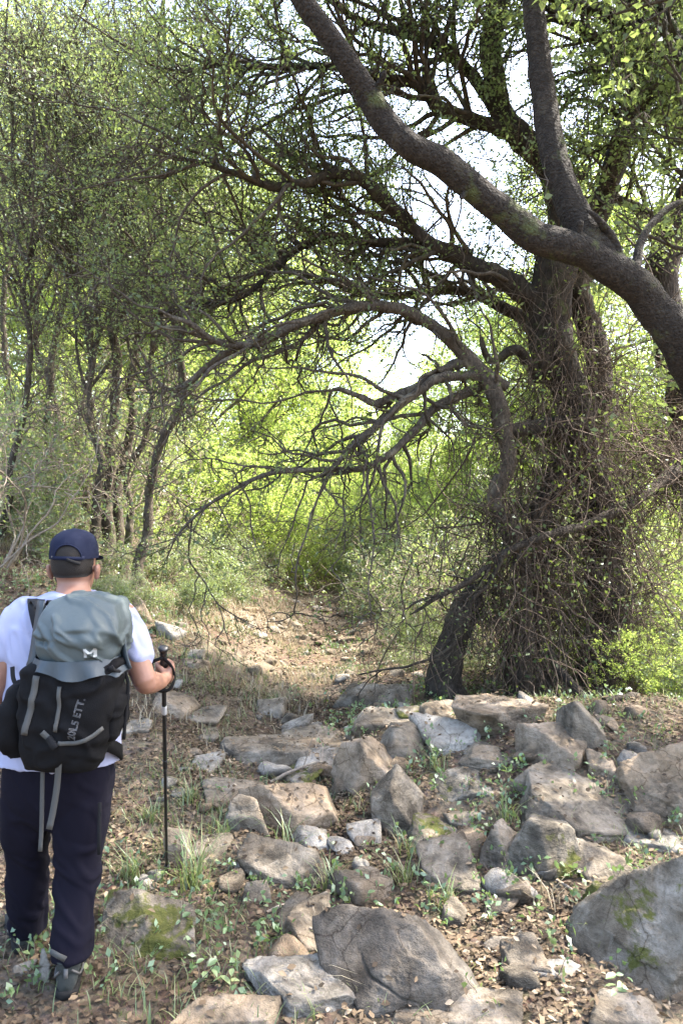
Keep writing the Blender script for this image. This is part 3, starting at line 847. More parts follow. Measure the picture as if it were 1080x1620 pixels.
# ------------------------------------------------------------------ background trees (prototypes copied)
def proto_tree(name, label, seed, H, spreadL, nl, leaf, mats, group, lean=0.0, tr_r=0.11, low=0.18):
    r = np.random.default_rng(seed)
    A = np.array([[0, 0, -0.3, tr_r * 1.3], [0.05, 0.0, 0.2 * H, tr_r], [lean * 0.5, 0.1, 0.5 * H, tr_r * 0.75], [lean, -0.1, 0.8 * H, tr_r * 0.4], [lean * 1.1, 0, H, 0.015]])
    P, R = limb_line(A, 50, 2.0, seed, True)
    root = thing(name, label, 'tree', (0, 0, 0), group)
    V, Fq = tubes(P, R, 10, 0.15, seed)
    mk('trunk', V, Fq, mats[0], root)
    nb = 22
    st, d, rr = sprout(P[None], R[None], nb, r, low, (40, 85), 0.35, 0.97)
    hh = (st[:, 2] / H)
    Ls = spreadL * (1.15 - 0.75 * np.abs(hh - 0.4)) * r.uniform(0.7, 1.15, nb)
    B = grow(st, d, Ls, 12, 0.16, (0, 0, 0.03), r)
    g = Geo()
    for j in range(nb):
        V, Fq = tubes(B[j], np.linspace(max(rr[j] * 0.5, 0.02), 0.006, 12), 5)
        mk('limb', V, Fq, mats[0], root)
    foliage(root, [(B[j], np.linspace(max(rr[j] * 0.5, 0.02), 0.006, 12)) for j in range(nb)], r, 130, 700, 2400, nl, (0.5, 1.5), (0.3, 0.9), (0.15, 0.5), leaf, mats,
            (0.2, 0.25, 0.3), (0.1, 0.05, 0.0), (0, 0, 0.0), 0.25, 0.09, 0.015, tw_r=0.004)
    return root

GB = 'sunlit trees beyond the end of the path'
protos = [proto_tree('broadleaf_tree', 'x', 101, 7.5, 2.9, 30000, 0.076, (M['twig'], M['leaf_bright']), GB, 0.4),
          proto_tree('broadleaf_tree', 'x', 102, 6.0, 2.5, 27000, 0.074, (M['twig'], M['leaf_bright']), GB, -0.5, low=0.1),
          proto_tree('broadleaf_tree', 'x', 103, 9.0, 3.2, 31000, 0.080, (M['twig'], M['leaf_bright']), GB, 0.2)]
# (pixel column, distance, prototype, scale, turn, label)
bgt = [
    (915, 15.5, 2, 1.05, 1.1, 'tall light green tree close behind the big oak, filling the gaps left of its trunk'),
    (1060, 17.0, 2, 1.15, 3.9, 'tall light green tree behind the fork of the leaning tree'),
    (600, 24.0, 1, 0.78, 0.3, 'rounded yellow-green tree below the bright gap, straight ahead down the path'),
    (505, 21.0, 0, 0.85, 1.3, 'bright yellow-green tree left of the gap of sky, over the path end'),
    (400, 19.0, 0, 1.15, 2.2, 'tall glowing green tree seen through the arching limbs left of centre'),
    (300, 17.5, 2, 1.0, 0.5, 'green tree standing just behind the curving thin trunks'),
    (200, 20.0, 2, 1.15, 2.5, 'tall tree behind the thicket, above and right of the cap'),
    (80, 18.0, 0, 1.25, 4.0, 'dense tree behind the thicket, straight above the cap'),
    (-40, 19.0, 2, 1.2, 5.2, 'tree behind the thicket at the far left edge'),
    (690, 22.0, 1, 0.85, 3.3, 'low bright tree right of the gap of sky'),
    (770, 18.0, 0, 0.75, 5.0, 'bright tree seen left of the oak trunk under the bent dead stem'),
    (880, 19.0, 1, 1.0, 1.0, 'sunlit tree behind the big oak trunk'),
    (1000, 17.0, 0, 0.85, 2.9, 'sunlit tree seen right of the big oak trunk'),
    (1110, 16.0, 1, 1.05, 0.9, 'bright tree behind the right edge of the ledge'),
    (440, 34.0, 2, 1.5, 0.1, 'far pale tree rising high behind the left of the gap'),
    (320, 30.0, 2, 1.5, 3.0, 'far tree filling the background behind the curving trunks'),
    (130, 31.0, 2, 1.6, 1.9, 'far tree high behind the thicket over the cap'),
    (860, 30.0, 2, 1.1, 4.4, 'far tree behind the oak, low against the bright sky'),
    (570, 38.0, 1, 1.1, 2.0, 'farthest small tree at the foot of the bright gap'),
    (1050, 30.0, 2, 1.25, 5.5, 'far tree behind the right edge oak'),
]
used = set()
for (px, D, k, s, rz, lab) in bgt:
    x = (px - 540.0) / F * D
    loc = (x, D, float(height(x, D)))
    if k in used:
        copy_thing(protos[k], loc, rz, s, lab, GB)
    else:
        used.add(k)
        o = protos[k]
        o.location = loc
        o.rotation_euler = (0, 0, rz)
        o.scale = (s, s, s)
        o['label'] = lab

# ------------------------------------------------------------------ shrubs
def proto_shrub(name, seed, H, W, nstem, nl, leaf, mats, bare=0.0):
    r = np.random.default_rng(seed)
    root = thing(name, 'x', 'shrub', (0, 0, 0))
    a = r.uniform(0, 2 * np.pi, nstem)
    st = np.stack([np.cos(a) * 0.15 * W, np.sin(a) * 0.15 * W, np.full(nstem, -0.05)], -1)
    d = np.stack([np.cos(a) * 0.7 * W / H, np.sin(a) * 0.7 * W / H, np.ones(nstem)], -1) + r.normal(0, 0.2, (nstem, 3))
    B = grow(st, d, r.uniform(0.6, 1.1, nstem) * H, 14, 0.17, (0, 0, -0.015), r)
    Rs = np.linspace(0.014, 0.004, 14)
    for j in range(nstem):
        V, Fq = tubes(B[j], Rs, 5)
        mk('stem', V, Fq, mats[0], root)
    foliage(root, [(B[j], Rs) for j in range(nstem)], r, 70, 320, 1100, nl, (0.2 * H, 0.5 * H), (0.12 * H, 0.3 * H), (0.08, 0.22), leaf, mats,
            (0.22, 0.28, 0.3), (0.1, 0.05, 0), (0, 0, -0.01), 0.15, 0.03, 0.008, tw_r=0.0028)
    return root

shr = [proto_shrub('shrub', 201, 1.5, 1.5, 10, 9500, 0.05, (M['twig'], M['leaf_shrub'])),
       proto_shrub('shrub', 202, 1.3, 1.8, 12, 9000, 0.045, (M['dry'], M['leaf_thicket'])),
       proto_shrub('shrub', 203, 2.2, 1.8, 12, 5200, 0.045, (M['dry'], M['leaf_shrub']))]
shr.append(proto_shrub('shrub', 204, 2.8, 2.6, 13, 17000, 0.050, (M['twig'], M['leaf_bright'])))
shl = [  # px
    (1012, 7.1, 3, 0.36, 0.2, 'small bright bush left of the cracked boulder behind the sticks'),
    (1078, 6.9, 0, 0.50, 1.2, 'small leafy bush behind the cracked boulder at the right edge'),
    (190, 8.0, 1, 0.36, 2.2, 'small grey-green bush on the bank beside the shoulder'),
    (275, 8.6, 0, 0.33, 3.2, 'small leafy bush above the bright white stone'),
    (335, 9.8, 0, 0.38, 4.0, 'small green bush in the dry grass left of the path'),
    (150, 7.6, 0, 0.34, 5.0, 'small green bush close behind the neck'),
    (355, 11.2, 1, 0.42, 0.6, 'small dark bush at the left edge of the path'),
    (680, 9.4, 0, 0.40, 1.6, 'small leafy bush at the right edge of the path before the stump'),
    (640, 10.4, 1, 0.40, 2.6, 'small grey bush overhanging the path from the right'),
    (690, 8.0, 1, 0.42, 3.6, 'small bush just left of the leaning stump'),
    (430, 17.0, 3, 1.15, 0.4, 'glowing yellow-green bush behind the dark bush left of the path end'),
    (350, 15.0, 3, 1.05, 1.4, 'bright bush right of the curving trunk, up the bank'),
    (290, 16.5, 3, 1.25, 2.4, 'bright bush just right of the thin trunks'),
    (225, 14.5, 3, 1.0, 3.3, 'bright bush seen between the curving trunk and the straight trunk'),
    (150, 16.0, 3, 1.25, 4.4, 'bright bush behind the straight dark trunk'),
    (70, 15.0, 3, 1.15, 5.1, 'bright bush behind the pair of slim trunks'),
    (-10, 15.0, 3, 1.2, 0.9, 'bright bush at the far left edge deep in the thicket'),
    (520, 20.5, 3, 1.25, 2.0, 'bright bush beyond the path end, straight ahead'),
    (590, 17.5, 3, 1.05, 3.0, 'yellow-green bush behind the low bushes right of the path'),
    (660, 18.5, 3, 1.2, 3.9, 'glowing bush left of the hanging stems'),
    (740, 15.5, 3, 1.05, 5.4, 'glowing bush behind the curtain of hanging stems'),
    (810, 16.0, 3, 1.1, 0.2, 'glowing bush seen between dead stem and oak'),
    (900, 14.0, 3, 1.0, 1.2, 'glowing bush just behind the oak trunk'),
    (980, 12.8, 3, 1.0, 2.2, 'glowing bush right of the vine-covered trunk'),
    (1060, 12.0, 3, 1.0, 3.1, 'glowing bush filling the right edge behind the shrubs'),
    (1040, 9.3, 3, 0.55, 4.2, 'low bright bush right behind the cracked boulder'),
    (1000, 8.3, 3, 0.36, 5.2, 'small bright bush at the foot of the fallen dark branch'),
    (1100, 9.0, 3, 0.62, 0.7, 'bright bush half cut off by the right edge'),
    (380, 22.0, 3, 1.5, 1.0, 'far bright bush seen under the arching limbs'),
    (250, 21.0, 3, 1.6, 2.9, 'far bright bush between the thin trunks'),
    (470, 15.8, 3, 0.50, 0.3, 'leafy green bush straight ahead where the path ends'),
    (370, 14.5, 1, 0.9, 1.2, 'dark bush left of the path end, in front of bright foliage'),
    (345, 12.0, 1, 0.70, 2.0, 'low dark round bush on the bank left of the path'),
    (300, 11.0, 0, 0.55, 3.0, 'small pale bush among dry grass on the left bank'),
    (245, 10.2, 1, 0.62, 4.1, 'grey-green bush at the foot of the curving tree'),
    (590, 15.0, 0, 0.95, 5.0, 'bright green bush right of the path end'),
    (660, 12.2, 1, 0.95, 0.8, 'wide grey-green bush spreading over the right side of the path'),
    (680, 10.6, 2, 0.80, 1.7, 'tall twiggy shrub between the path and the leaning stump'),
    (612, 12.4, 1, 0.6, 2.6, 'low bush at the right edge of the path, left of the wide one'),
    (640, 15.5, 2, 1.1, 3.6, 'tall sunlit shrub behind the wide bush right of the path'),
    (760, 9.6, 2, 0.85, 4.4, 'twiggy shrub behind the leaning stump'),
    (1015, 8.9, 2, 0.85, 0.5, 'bright twiggy shrub right of the vine-covered trunk'),
    (1065, 8.2, 0, 0.70, 1.5, 'leafy green shrub at the right edge above the cracked boulder'),
    (1040, 10.4, 2, 1.25, 2.7, 'tall sunlit shrub behind the right edge'),
    (985, 10.0, 0, 1.1, 3.4, 'sunlit bush seen low between the oak trunk and the right edge'),
    (20, 9.2, 1, 0.85, 5.1, 'grey-green bush left of the cap'),
    (120, 9.0, 1, 0.62, 0.9, 'grey-green bush hidden partly by the cap'),
    (-30, 8.0, 2, 1.0, 1.9, 'twiggy half-bare shrub at the left edge'),
    (70, 11.5, 2, 1.25, 3.1, 'tall twiggy shrub behind the pair of slim trunks'),
    (10, 11.0, 2, 1.35, 0.2, 'tall brown twiggy shrub at the left edge behind the stems'),
    (880, 10.4, 2, 1.1, 4.9, 'twiggy shrub right behind the big oak'),
    (180, 12.0, 2, 1.1, 2.2, 'twiggy shrub behind the straight dark trunk'),
    (500, 18.0, 3, 0.8, 1.1, 'far bright bush closing the view at the end of the path'),
    (720, 14.0, 0, 1.3, 2.8, 'sunlit bush behind the curtain of hanging stems'),
    (820, 12.5, 0, 1.4, 0.6, 'sunlit bush glimpsed between the two stems of the oak'),
]
used = set()
GS = 'shrubs along the path'
for (px, D, k, s, rz, lab) in shl:
    x = (px - 540.0) / F * D
    loc = (x, D, float(height(x, D)))
    if k in used:
        copy_thing(shr[k], loc, rz, s, lab, GS)
    else:
        used.add(k)
        o = shr[k]
        o.location = loc; o.rotation_euler = (0, 0, rz); o.scale = (s, s, s); o['label'] = lab; o['group'] = GS

# ------------------------------------------------------------------ rocks
def ico(level):
    bm = bmesh.new()
    bmesh.ops.create_icosphere(bm, subdivisions=level, radius=1.0)
    V = np.array([v.co[:] for v in bm.verts])
    Fc = np.array([[v.index for v in f.verts] for f in bm.faces])
    bm.free()
    return nrm(V), Fc
ICO = {k: ico(k) for k in (3, 4, 5, 6)}

def rock_shape(half, planes, seed, level=5, p=26, rough=0.035, bed=None, nchamf=7):
    """A convex broken stone: half extents, extra planes (nx,ny,nz,h) in the unit box; noise and bedding cracks on top."""
    r = np.random.default_rng(seed)
    V, Fc = ICO[level]
    half = np.asarray(half, float)
    pl = []
    for ax in range(3):
        for s in (-1, 1):
            n = np.zeros(3); n[ax] = s
            n = nrm(n + r.normal(0, 0.26, 3))
            pl.append((*n, 1.0 * r.uniform(0.94, 1.06)))
    for k in range(nchamf):
        n = nrm(r.normal(size=3) * np.array([1, 1, 0.8]))
        sup = np.abs(n).sum()
        pl.append((*n, sup * r.uniform(0.56, 0.80)))
    pl += list(planes)
    acc = 0
    for nx_, ny_, nz_, h in pl:
        n = np.array([nx_, ny_, nz_], float)
        l = np.linalg.norm(n)
        acc = acc + (np.maximum(V @ (n / l), 0) / (h / l if l != 1 else h)) ** p
    rad = acc ** (-1.0 / p)
    X = V * rad[:, None]
    X = X * half
    s = float(half.mean())
    nd = nrm(X / half ** 2)
    off = seed * 3.17
    k1 = fbm(X / s * 1.1 + off, 3, seed)
    k2 = fbm(X / s * 3.5 + off, 5, seed + 3, 0.62)
    X = X + nd * (s * (rough * 0.8 * k1 + rough * 0.8 * k2))[:, None]
    bn = nrm(np.array(bed if bed is not None else [r.normal(0, 0.3), r.normal(0, 0.3), 1.0], float))
    u = (X @ bn) / s * 2.6 + 0.35 * fbm(X / s * 1.5, 2, seed + 8) + seed
    fr = np.abs((u % 1.0) - 0.5)
    crack = np.exp(-(fr / 0.035) ** 2) * sstep(-0.1, 0.45, vnoise(X / s * 1.6 + 7, seed + 5))
    step = np.floor(u)
    jog = _h(step.astype(int), step.astype(int) * 0, step.astype(int) * 0, seed)
    X = X + nd * (s * (-0.075 * crack + 0.035 * jog))[:, None]
    return X, Fc

def put_rock(name, label, box, seed, mat='rock', planes=(), depth=0.8, sink=0.25, level=5, rot=0.0, rough=0.04, D=None, group=None, zoff=0.0, p=170, nchamf=3, bed=None):
    """box: pixel box of the stone in the photograph; stands where the foot of the box meets the ground."""
    x0, y0, x1, y1 = box
    if D is None:
        g = ground_hit((x0 + x1) / 2, y1 - 0.06 * (y1 - y0))
        D = g[1]
    wm = (x1 - x0) / F * D
    hm = (y1 - y0) / F * D
    dm = wm * depth
    ta = (CAMZ - 0.15) / D
    top_vis = min(dm * ta * 0.7, hm * 0.42)
    if 'flat ' in label or 'slab' in label:
        top_vis = 0.55 * hm
        dm = max(0.4 * wm, min(0.55 * hm / ta, 1.3 * wm))
    hz = hm - top_vis
    cx = ((x0 + x1) / 2 - 540) / F * (D + dm * 0.5)
    cyy = D + dm * 0.5
    gz = CAMZ - (y1 - 810) / F * D
    half = np.array([wm * 0.51, dm * 0.50, hz * (0.54 + sink)])
    rot = rot or float(np.random.default_rng(seed + 900).uniform(-0.2, 0.2))
    X, Fc = rock_shape(half, planes, seed, level, p, rough, bed, nchamf)
    c, s = math.cos(rot), math.sin(rot)
    X = X @ np.array([[c, s, 0], [-s, c, 0], [0, 0, 1]])
    zc = gz + hz * (0.5 - sink) + zoff
    o = mk(name, X, Fc, M[mat], None, level < 5)
    o.location = (cx, cyy, zc)
    tag(o, label, 'rock', group)
    ROCKS.append((X + np.array([cx, cyy, zc]), Fc))
    return o
ROCKS = []

R_ = [
 # box, seed, material, planes, depth, level, label
 ((350, 1150, 480, 1222), 1, 'rock', [(0.1, -0.05, 1, 0.9), (-0.3, -1, 0.1, 0.9)], 0.7, 5, 'long grey slab with flat top and dark vertical front, left of the rock pile'),
 ((446, 1143, 546, 1200), 2, 'rock', [(0.05, -0.25, 1, 0.85)], 0.7, 5, 'flat grey slab joining the long slab on its right'),
 ((430, 1186, 500, 1240), 3, 'rock_moss', [(-0.4, -0.5, 1, 0.9)], 0.7, 5, 'moss-topped small rock in front of the two flat slabs'),
 ((462, 1196, 535, 1238), 4, 'rock_pale', [(0.2, -0.5, 1, 0.8)], 0.7, 4, 'pale rippled stone right of the moss-topped rock'),
 ((536, 1158, 662, 1258), 5, 'rock_warm', [(0.69, -0.2, 0.70, 0.34), (-0.93, -0.25, 0.3, 0.8), (-0.3, -0.9, 0.1, 0.8)], 0.75, 5, 'wedge-shaped block with a ridge sloping down to the right, middle of the pile'),
 ((410, 1234, 530, 1328), 6, 'rock_warm', [(0.25, -0.35, 0.9, 0.72), (-0.8, -0.6, 0.1, 0.85), (0.5, -0.8, -0.5, 0.85)], 0.8, 5, 'sunlit tan boulder with a crack along its middle, left of centre'),
 ((586, 1236, 662, 1328), 7, 'rock', [(0.55, -0.4, 0.75, 0.78), (-0.7, -0.65, 0.2, 0.8)], 0.8, 5, 'upright grey block with two-humped pale top, right of the sunlit boulder'),
 ((330, 1228, 396, 1284), 8, 'rock', [(0.1, -0.4, 1, 0.8)], 0.8, 5, 'squat grey rock with flat sloping top, far left of the pile'),
 ((556, 1303, 602, 1342), 9, 'rock_pale', [(0.1, -0.6, 1, 0.8)], 0.8, 4, 'small pale tilted stone between the sunlit boulder and the upright block'),
 ((670, 1346, 757, 1420), 10, 'rock', [(0.0, -0.75, 0.7, 0.78)], 0.6, 5, 'squarish grey block with a flat face tilted to the camera, low centre right'),
 ((757, 1314, 824, 1386), 11, 'rock', [(0.5, -0.3, 0.8, 0.8), (-0.8, -0.5, 0.4, 0.75)], 0.8, 5, 'peaked grey stone leaning on the big boulder, its left neighbour'),
 ((812, 1242, 1000, 1345), 12, 'rock', [(0.35, -0.45, 0.85, 0.7), (-0.75, -0.5, 0.35, 0.9)], 0.75, 6, 'largest smooth-topped grey boulder, right of the middle'),
 ((810, 1302, 926, 1402), 13, 'rock_lichen', [(0.4, -0.75, 0.5, 0.75), (-0.6, -0.7, 0.3, 0.82)], 0.7, 5, 'dark broken boulder below the largest smooth-topped one'),
 ((904, 1340, 980, 1394), 14, 'rock', [(-0.1, -0.5, 0.9, 0.8)], 0.8, 5, 'small grey block right below the largest boulder'),
 ((984, 1196, 1130, 1318), 15, 'rock_warm', [(-0.35, -0.55, 0.75, 0.75), (0, -0.9, 0.2, 0.85)], 0.8, 6, 'big cracked brownish boulder cut by the right edge'),
 ((984, 1304, 1074, 1348), 16, 'rock_pale', [(0.1, -0.2, 1, 0.7)], 0.8, 4, 'thin pale slab lying flat in front of the cracked boulder'),
 ((730, 1098, 864, 1165), 17, 'rock_warm', [(0, -0.05, 1, 0.9), (0.6, -0.75, 0, 0.9)], 0.7, 6, 'flat-topped sunlit ledge block with vertical cracks, at the foot of the oak'),
 ((822, 1142, 930, 1222), 18, 'rock_warm', [(0.3, -0.3, 0.9, 0.8), (-0.6, -0.7, 0.35, 0.85)], 0.75, 5, 'rounded sunlit block right below the flat-topped ledge'),
 ((878, 1106, 957, 1198), 19, 'rock', [(0.55, -0.2, 0.8, 0.72), (-0.2, -0.9, 0.3, 0.85)], 0.8, 5, 'tall grey block at the right end of the ledge by the fallen branch'),
 ((668, 1198, 792, 1284), 20, 'rock_lichen', [(-0.55, -0.6, 0.6, 0.68), (0.2, -0.4, 0.9, 0.85)], 0.8, 5, 'dark sloping slab with moss on top, below the ledge'),
 ((835, 1190, 948, 1258), 21, 'rock', [(0.5, -0.35, 0.8, 0.66)], 0.7, 5, 'grey slab sloping right, above the largest boulder'),
 ((676, 1144, 757, 1196), 22, 'rock_pale', [(-0.2, -0.5, 0.85, 0.75)], 0.8, 5, 'pale stone catching light left below the ledge block'),
 ((664, 1108, 722, 1150), 23, 'rock', [(0.3, -0.4, 0.9, 0.8)], 0.8, 4, 'grey stone at the foot of the leaning stump'),
 ((914, 1312, 1190, 1605), 24, 'rock_lichen', [(-0.76, -0.2, 0.62, 0.36), (-0.3, -0.9, 0.3, 0.80)], 0.7, 6, 'huge lichen-covered boulder in the bottom right corner'),
 ((512, 1448, 756, 1645), 25, 'rock_dark', [(-0.52, -0.5, 0.69, 0.46), (0.80, -0.1, 0.59, 0.80), (-0.2, -0.97, 0.1, 0.62), (0.6, -0.75, 0.2, 0.85)], 0.7, 6, 'large dark rough wedge of rock at the bottom centre'),
 ((424, 1512, 575, 1612), 26, 'rock_pale', [(-0.05, -0.2, 1, 0.72)], 0.75, 6, 'pale flat slab left of the dark wedge at the bottom'),
 ((444, 1424, 527, 1520), 27, 'rock', [(0.35, -0.5, 0.8, 0.66), (-0.75, -0.6, 0.1, 0.75), (0.3, -0.85, -0.45, 0.8)], 0.8, 5, 'upright tilted stone with a white top face, above the pale flat slab'),
 ((150, 1420, 305, 1520), 28, 'rock_moss', [(-0.55, -0.6, 0.62, 0.66), (0.4, -0.3, 0.85, 0.85)], 0.7, 6, 'moss-covered pale rock near the boot and the pole tip'),
 ((264, 1312, 304, 1374), 29, 'rock_warm', [(0.2, -0.3, 0.9, 0.85)], 0.9, 4, 'small round stone with a lit cap just right of the pole'),
 ((408, 1350, 502, 1412), 30, 'rock', [(0.25, -0.5, 0.8, 0.75)], 0.7, 5, 'layered pale grey stone below the sunlit boulder'),
 ((374, 1344, 424, 1388), 31, 'rock_pale', [(-0.2, -0.6, 0.8, 0.75)], 0.8, 4, 'whitish stone left of the layered one'),
 ((240, 1084, 301, 1142), 32, 'rock_warm', [(0.45, -0.35, 0.75, 0.8), (-0.2, -0.95, 0.2, 0.6)], 0.5, 5, 'tan upright slab in sun behind the hand with the pole'),
 ((198, 1130, 238, 1164), 33, 'rock_pale', [(0, -0.3, 1, 0.7)], 0.8, 4, 'flat pale stone beside the backpack'),
 ((606, 1154, 670, 1206), 34, 'rock', [(0.5, -0.5, 0.7, 0.7)], 0.8, 4, 'grey stone sloping right behind the wedge-shaped block'),
 ((540, 1080, 640, 1124), 35, 'rock_lichen', [(0.05, -0.5, 0.85, 0.75)], 0.6, 5, 'low dark rock ridge at the far edge of the pile'),
 ((404, 1096, 452, 1134), 36, 'rock', [(-0.3, -0.5, 0.8, 0.75)], 0.8, 4, 'lone grey stone behind the long slab'),
 ((302, 1112, 346, 1150), 37, 'rock', [(0.2, -0.4, 0.8, 0.8)], 0.8, 4, 'grey stone in grass right of the tan upright slab'),
 ((302, 1188, 352, 1222), 38, 'rock_pale', [(0, -0.5, 0.9, 0.8)], 0.8, 4, 'white stone left of the long grey slab'),
 ((308, 1150, 348, 1174), 39, 'rock', [(0, -0.3, 1, 0.7)], 0.8, 4, 'small flat stone in the grass above the white one'),
 ((249, 988, 287, 1012), 40, 'rock_pale', [(0.6, -0.3, 0.7, 0.7)], 0.7, 4, 'bright white stone on the left bank above the pole'),
 ((300, 1026, 328, 1046), 41, 'rock_pale', [(0, -0.5, 0.9, 0.8)], 0.8, 4, 'small white stone at the left edge of the path'),
 ((288, 1042, 318, 1058), 42, 'rock_warm', [(0, -0.3, 1, 0.8)], 0.8, 4, 'small tan stone just below the small white one'),
 ((203, 958, 234, 986), 43, 'rock', [(0.3, -0.5, 0.8, 0.8)], 0.8, 4, 'brown stone in the bank right of the shoulder'),
 ((622, 1580, 846, 1650), 44, 'rock', [(0, -0.2, 1, 0.75)], 0.7, 5, 'flat grey slab cut off by the bottom edge right of the dark wedge'),
 ((800, 1500, 862, 1548), 45, 'rock', [(-0.2, -0.4, 0.9, 0.8)], 0.8, 4, 'small grey stone in leaves right of the dark wedge'),
 ((845, 1518, 905, 1552), 46, 'rock_pale', [(0.1, -0.3, 1, 0.7)], 0.7, 4, 'flat pale stone touching the small grey one in the leaves'),
 ((770, 1478, 818, 1510), 47, 'rock', [(0.1, -0.3, 1, 0.7)], 0.8, 4, 'flat half-buried stone behind the dark wedge'),
 ((296, 1566, 436, 1650), 48, 'rock_warm', [(0.1, -0.2, 1, 0.7)], 0.7, 5, 'tan flat rock cut off by the bottom edge left of the pale slab'),
 ((940, 1572, 1030, 1640), 49, 'rock', [(0, -0.3, 1, 0.7)], 0.7, 4, 'grey stone at the bottom edge under the lichen boulder'),
 ((60, 1518, 82, 1562), 50, 'rock_pale', [(0, -0.5, 0.8, 0.8)], 0.8, 4, 'white stone between the two shoes'),
 ((22, 1524, 50, 1548), 51, 'rock_pale', [(0, -0.5, 0.8, 0.8)], 0.8, 4, 'small white stone at the left in front of the rear shoe'),
 ((928, 1196, 972, 1234), 52, 'rock_warm', [(0, -0.5, 0.8, 0.85)], 0.9, 4, 'small rounded stone in sun between ledge and cracked boulder'),
 ((648, 1302, 732, 1348), 53, 'rock_moss', [(0.1, -0.4, 0.9, 0.8)], 0.8, 5, 'low mossy rock above the squarish block'),
 ((384, 1398, 424, 1434), 54, 'rock', [(0, -0.6, 0.8, 0.75)], 0.8, 4, 'small grey stone below the whitish one'),
 ((468, 1312, 516, 1348), 55, 'rock_pale', [(0.3, -0.5, 0.8, 0.75)], 0.8, 4, 'pale stone under the sunlit boulder'),
 ((736, 1172, 832, 1216), 56, 'rock', [(0.1, -0.35, 0.9, 0.72)], 0.7, 5, 'flat grey slabby rock between the mossy slope and the ledge'),
 ((560, 1122, 640, 1160), 57, 'rock', [(0, -0.4, 0.9, 0.75)], 0.6, 4, 'low grey stone just in front of the dark rock ridge'),
 ((634, 1118, 676, 1146), 58, 'rock_lichen', [(0, -0.4, 0.9, 0.75)], 0.8, 4, 'dark stone left of the stump stone'),
 ((300, 1316, 362, 1370), 59, 'rock', [(0.2, -0.5, 0.8, 0.7)], 0.8, 4, 'pale flat rock right of the stone with a lit cap'),
 ((360, 1262, 412, 1318), 60, 'rock', [(-0.2, -0.5, 0.85, 0.7)], 0.8, 4, 'grey stone leaning against the left of the sunlit boulder'),
 ((940, 1412, 998, 1470), 61, 'rock_moss', [(0, -0.5, 0.8, 0.8)], 0.8, 4, 'round mossy stone behind the huge lichen boulder'),
 ((706, 1282, 760, 1312), 62, 'rock', [(0.2, -0.5, 0.8, 0.7)], 0.8, 4, 'small dark stone below the mossy sloping slab'),
 ((524, 1330, 560, 1352), 63, 'rock_pale', [(0.2, -0.5, 0.8, 0.7)], 0.8, 3, 'tiny pale stone left below the small tilted one'),
]
for (box, seed, mat, planes, dep, lev, lab) in R_:
    put_rock('rock', lab, box, seed, mat, planes, dep, level=lev)

# loose stones
rs = np.random.default_rng(77)
spots = []
LAB_A = 'small loose stone scattered on the pale path beyond the rock pile'
LAB_B = 'small loose stone lying in the leaf litter between the larger rocks'
SM = []
for k in range(6):
    X, Fc = rock_shape((1, rs.uniform(0.7, 1), rs.uniform(0.4, 0.7)), [], 300 + k, 3, 18, 0.06)
    for mm in ('rock', 'rock_pale', 'rock_warm'):
        me_o = mk('stone', X, Fc, M[mm])
        SM.append(me_o.data)
        bpy.data.objects.remove(me_o)
ki = 0
def stone(x, y, s, lab, grp):
    global ki
    o = bpy.data.objects.new('stone', SM[int(rs.integers(0, len(SM)))])
    COL.objects.link(o)
    o.location = (x, y, float(height(x, y)) + 0.15 * s)
    o.scale = (s, s, s)
    o.rotation_euler = (rs.normal(0, 0.2), rs.normal(0, 0.2), rs.uniform(0, 6.28))
    tag(o, lab, 'stone', grp)
for k in range(130):
    D = rs.uniform(7.4, 14.5)
    px = 470 + 60 * (14 - D) / 7 + rs.normal(0, 1) * 90 * 9 / D
    stone((px - 540) / F * D, D, abs(rs.normal(0.035, 0.02)) + 0.018, LAB_A, 'loose stones on the path')
for k in range(110):
    D = rs.uniform(2.6, 6.8)
    px = rs.uniform(180, 1080)
    stone((px - 540) / F * D, D, abs(rs.normal(0.02, 0.015)) + 0.012, LAB_B, 'loose stones in the leaf litter')

for k in range(42):
    D = rs.uniform(2.9, 6.6)
    px = rs.uniform(330, 1040)
    stone((px - 540) / F * D, D, abs(rs.normal(0.05, 0.02)) + 0.03, 'fist-sized grey rubble stone wedged among the larger rocks', 'rubble in the rock pile')

# ------------------------------------------------------------------ fallen leaves, dry grass, gravel
def bvh_all():
    V, Fc, n = [], [], 0
    for X, f in ROCKS:
        V.append(X); Fc.append(f + n); n += len(X)
    V = np.concatenate(V); Fc = np.concatenate(Fc)
    return BVHTree.FromPolygons(V.tolist(), Fc.tolist())
BV = bvh_all()
def surface(x, y, keep_rock, r):
    """Height and normal of whatever lies at x,y; leaves on stones are kept with chance keep_rock."""
    z = height(x, y) + 0.012 * fbm(np.stack([x, y, x * 0], -1) * 9, 3, 21) * (1 - sstep(8, 16, y))
    nr = np.tile(np.array([0, 0, 1.0]), (len(x), 1))
    ok = np.ones(len(x), bool)
    for i in range(len(x)):
        h = BV.ray_cast(Vector((x[i], y[i], 3.0)), Vector((0, 0, -1)))
        if h[0] is not None and h[0].z > z[i]:
            if r.random() > keep_rock or h[1].z < 0.75:
                ok[i] = False
            z[i] = h[0].z
            nr[i] = h[1]
    return z, nr, ok

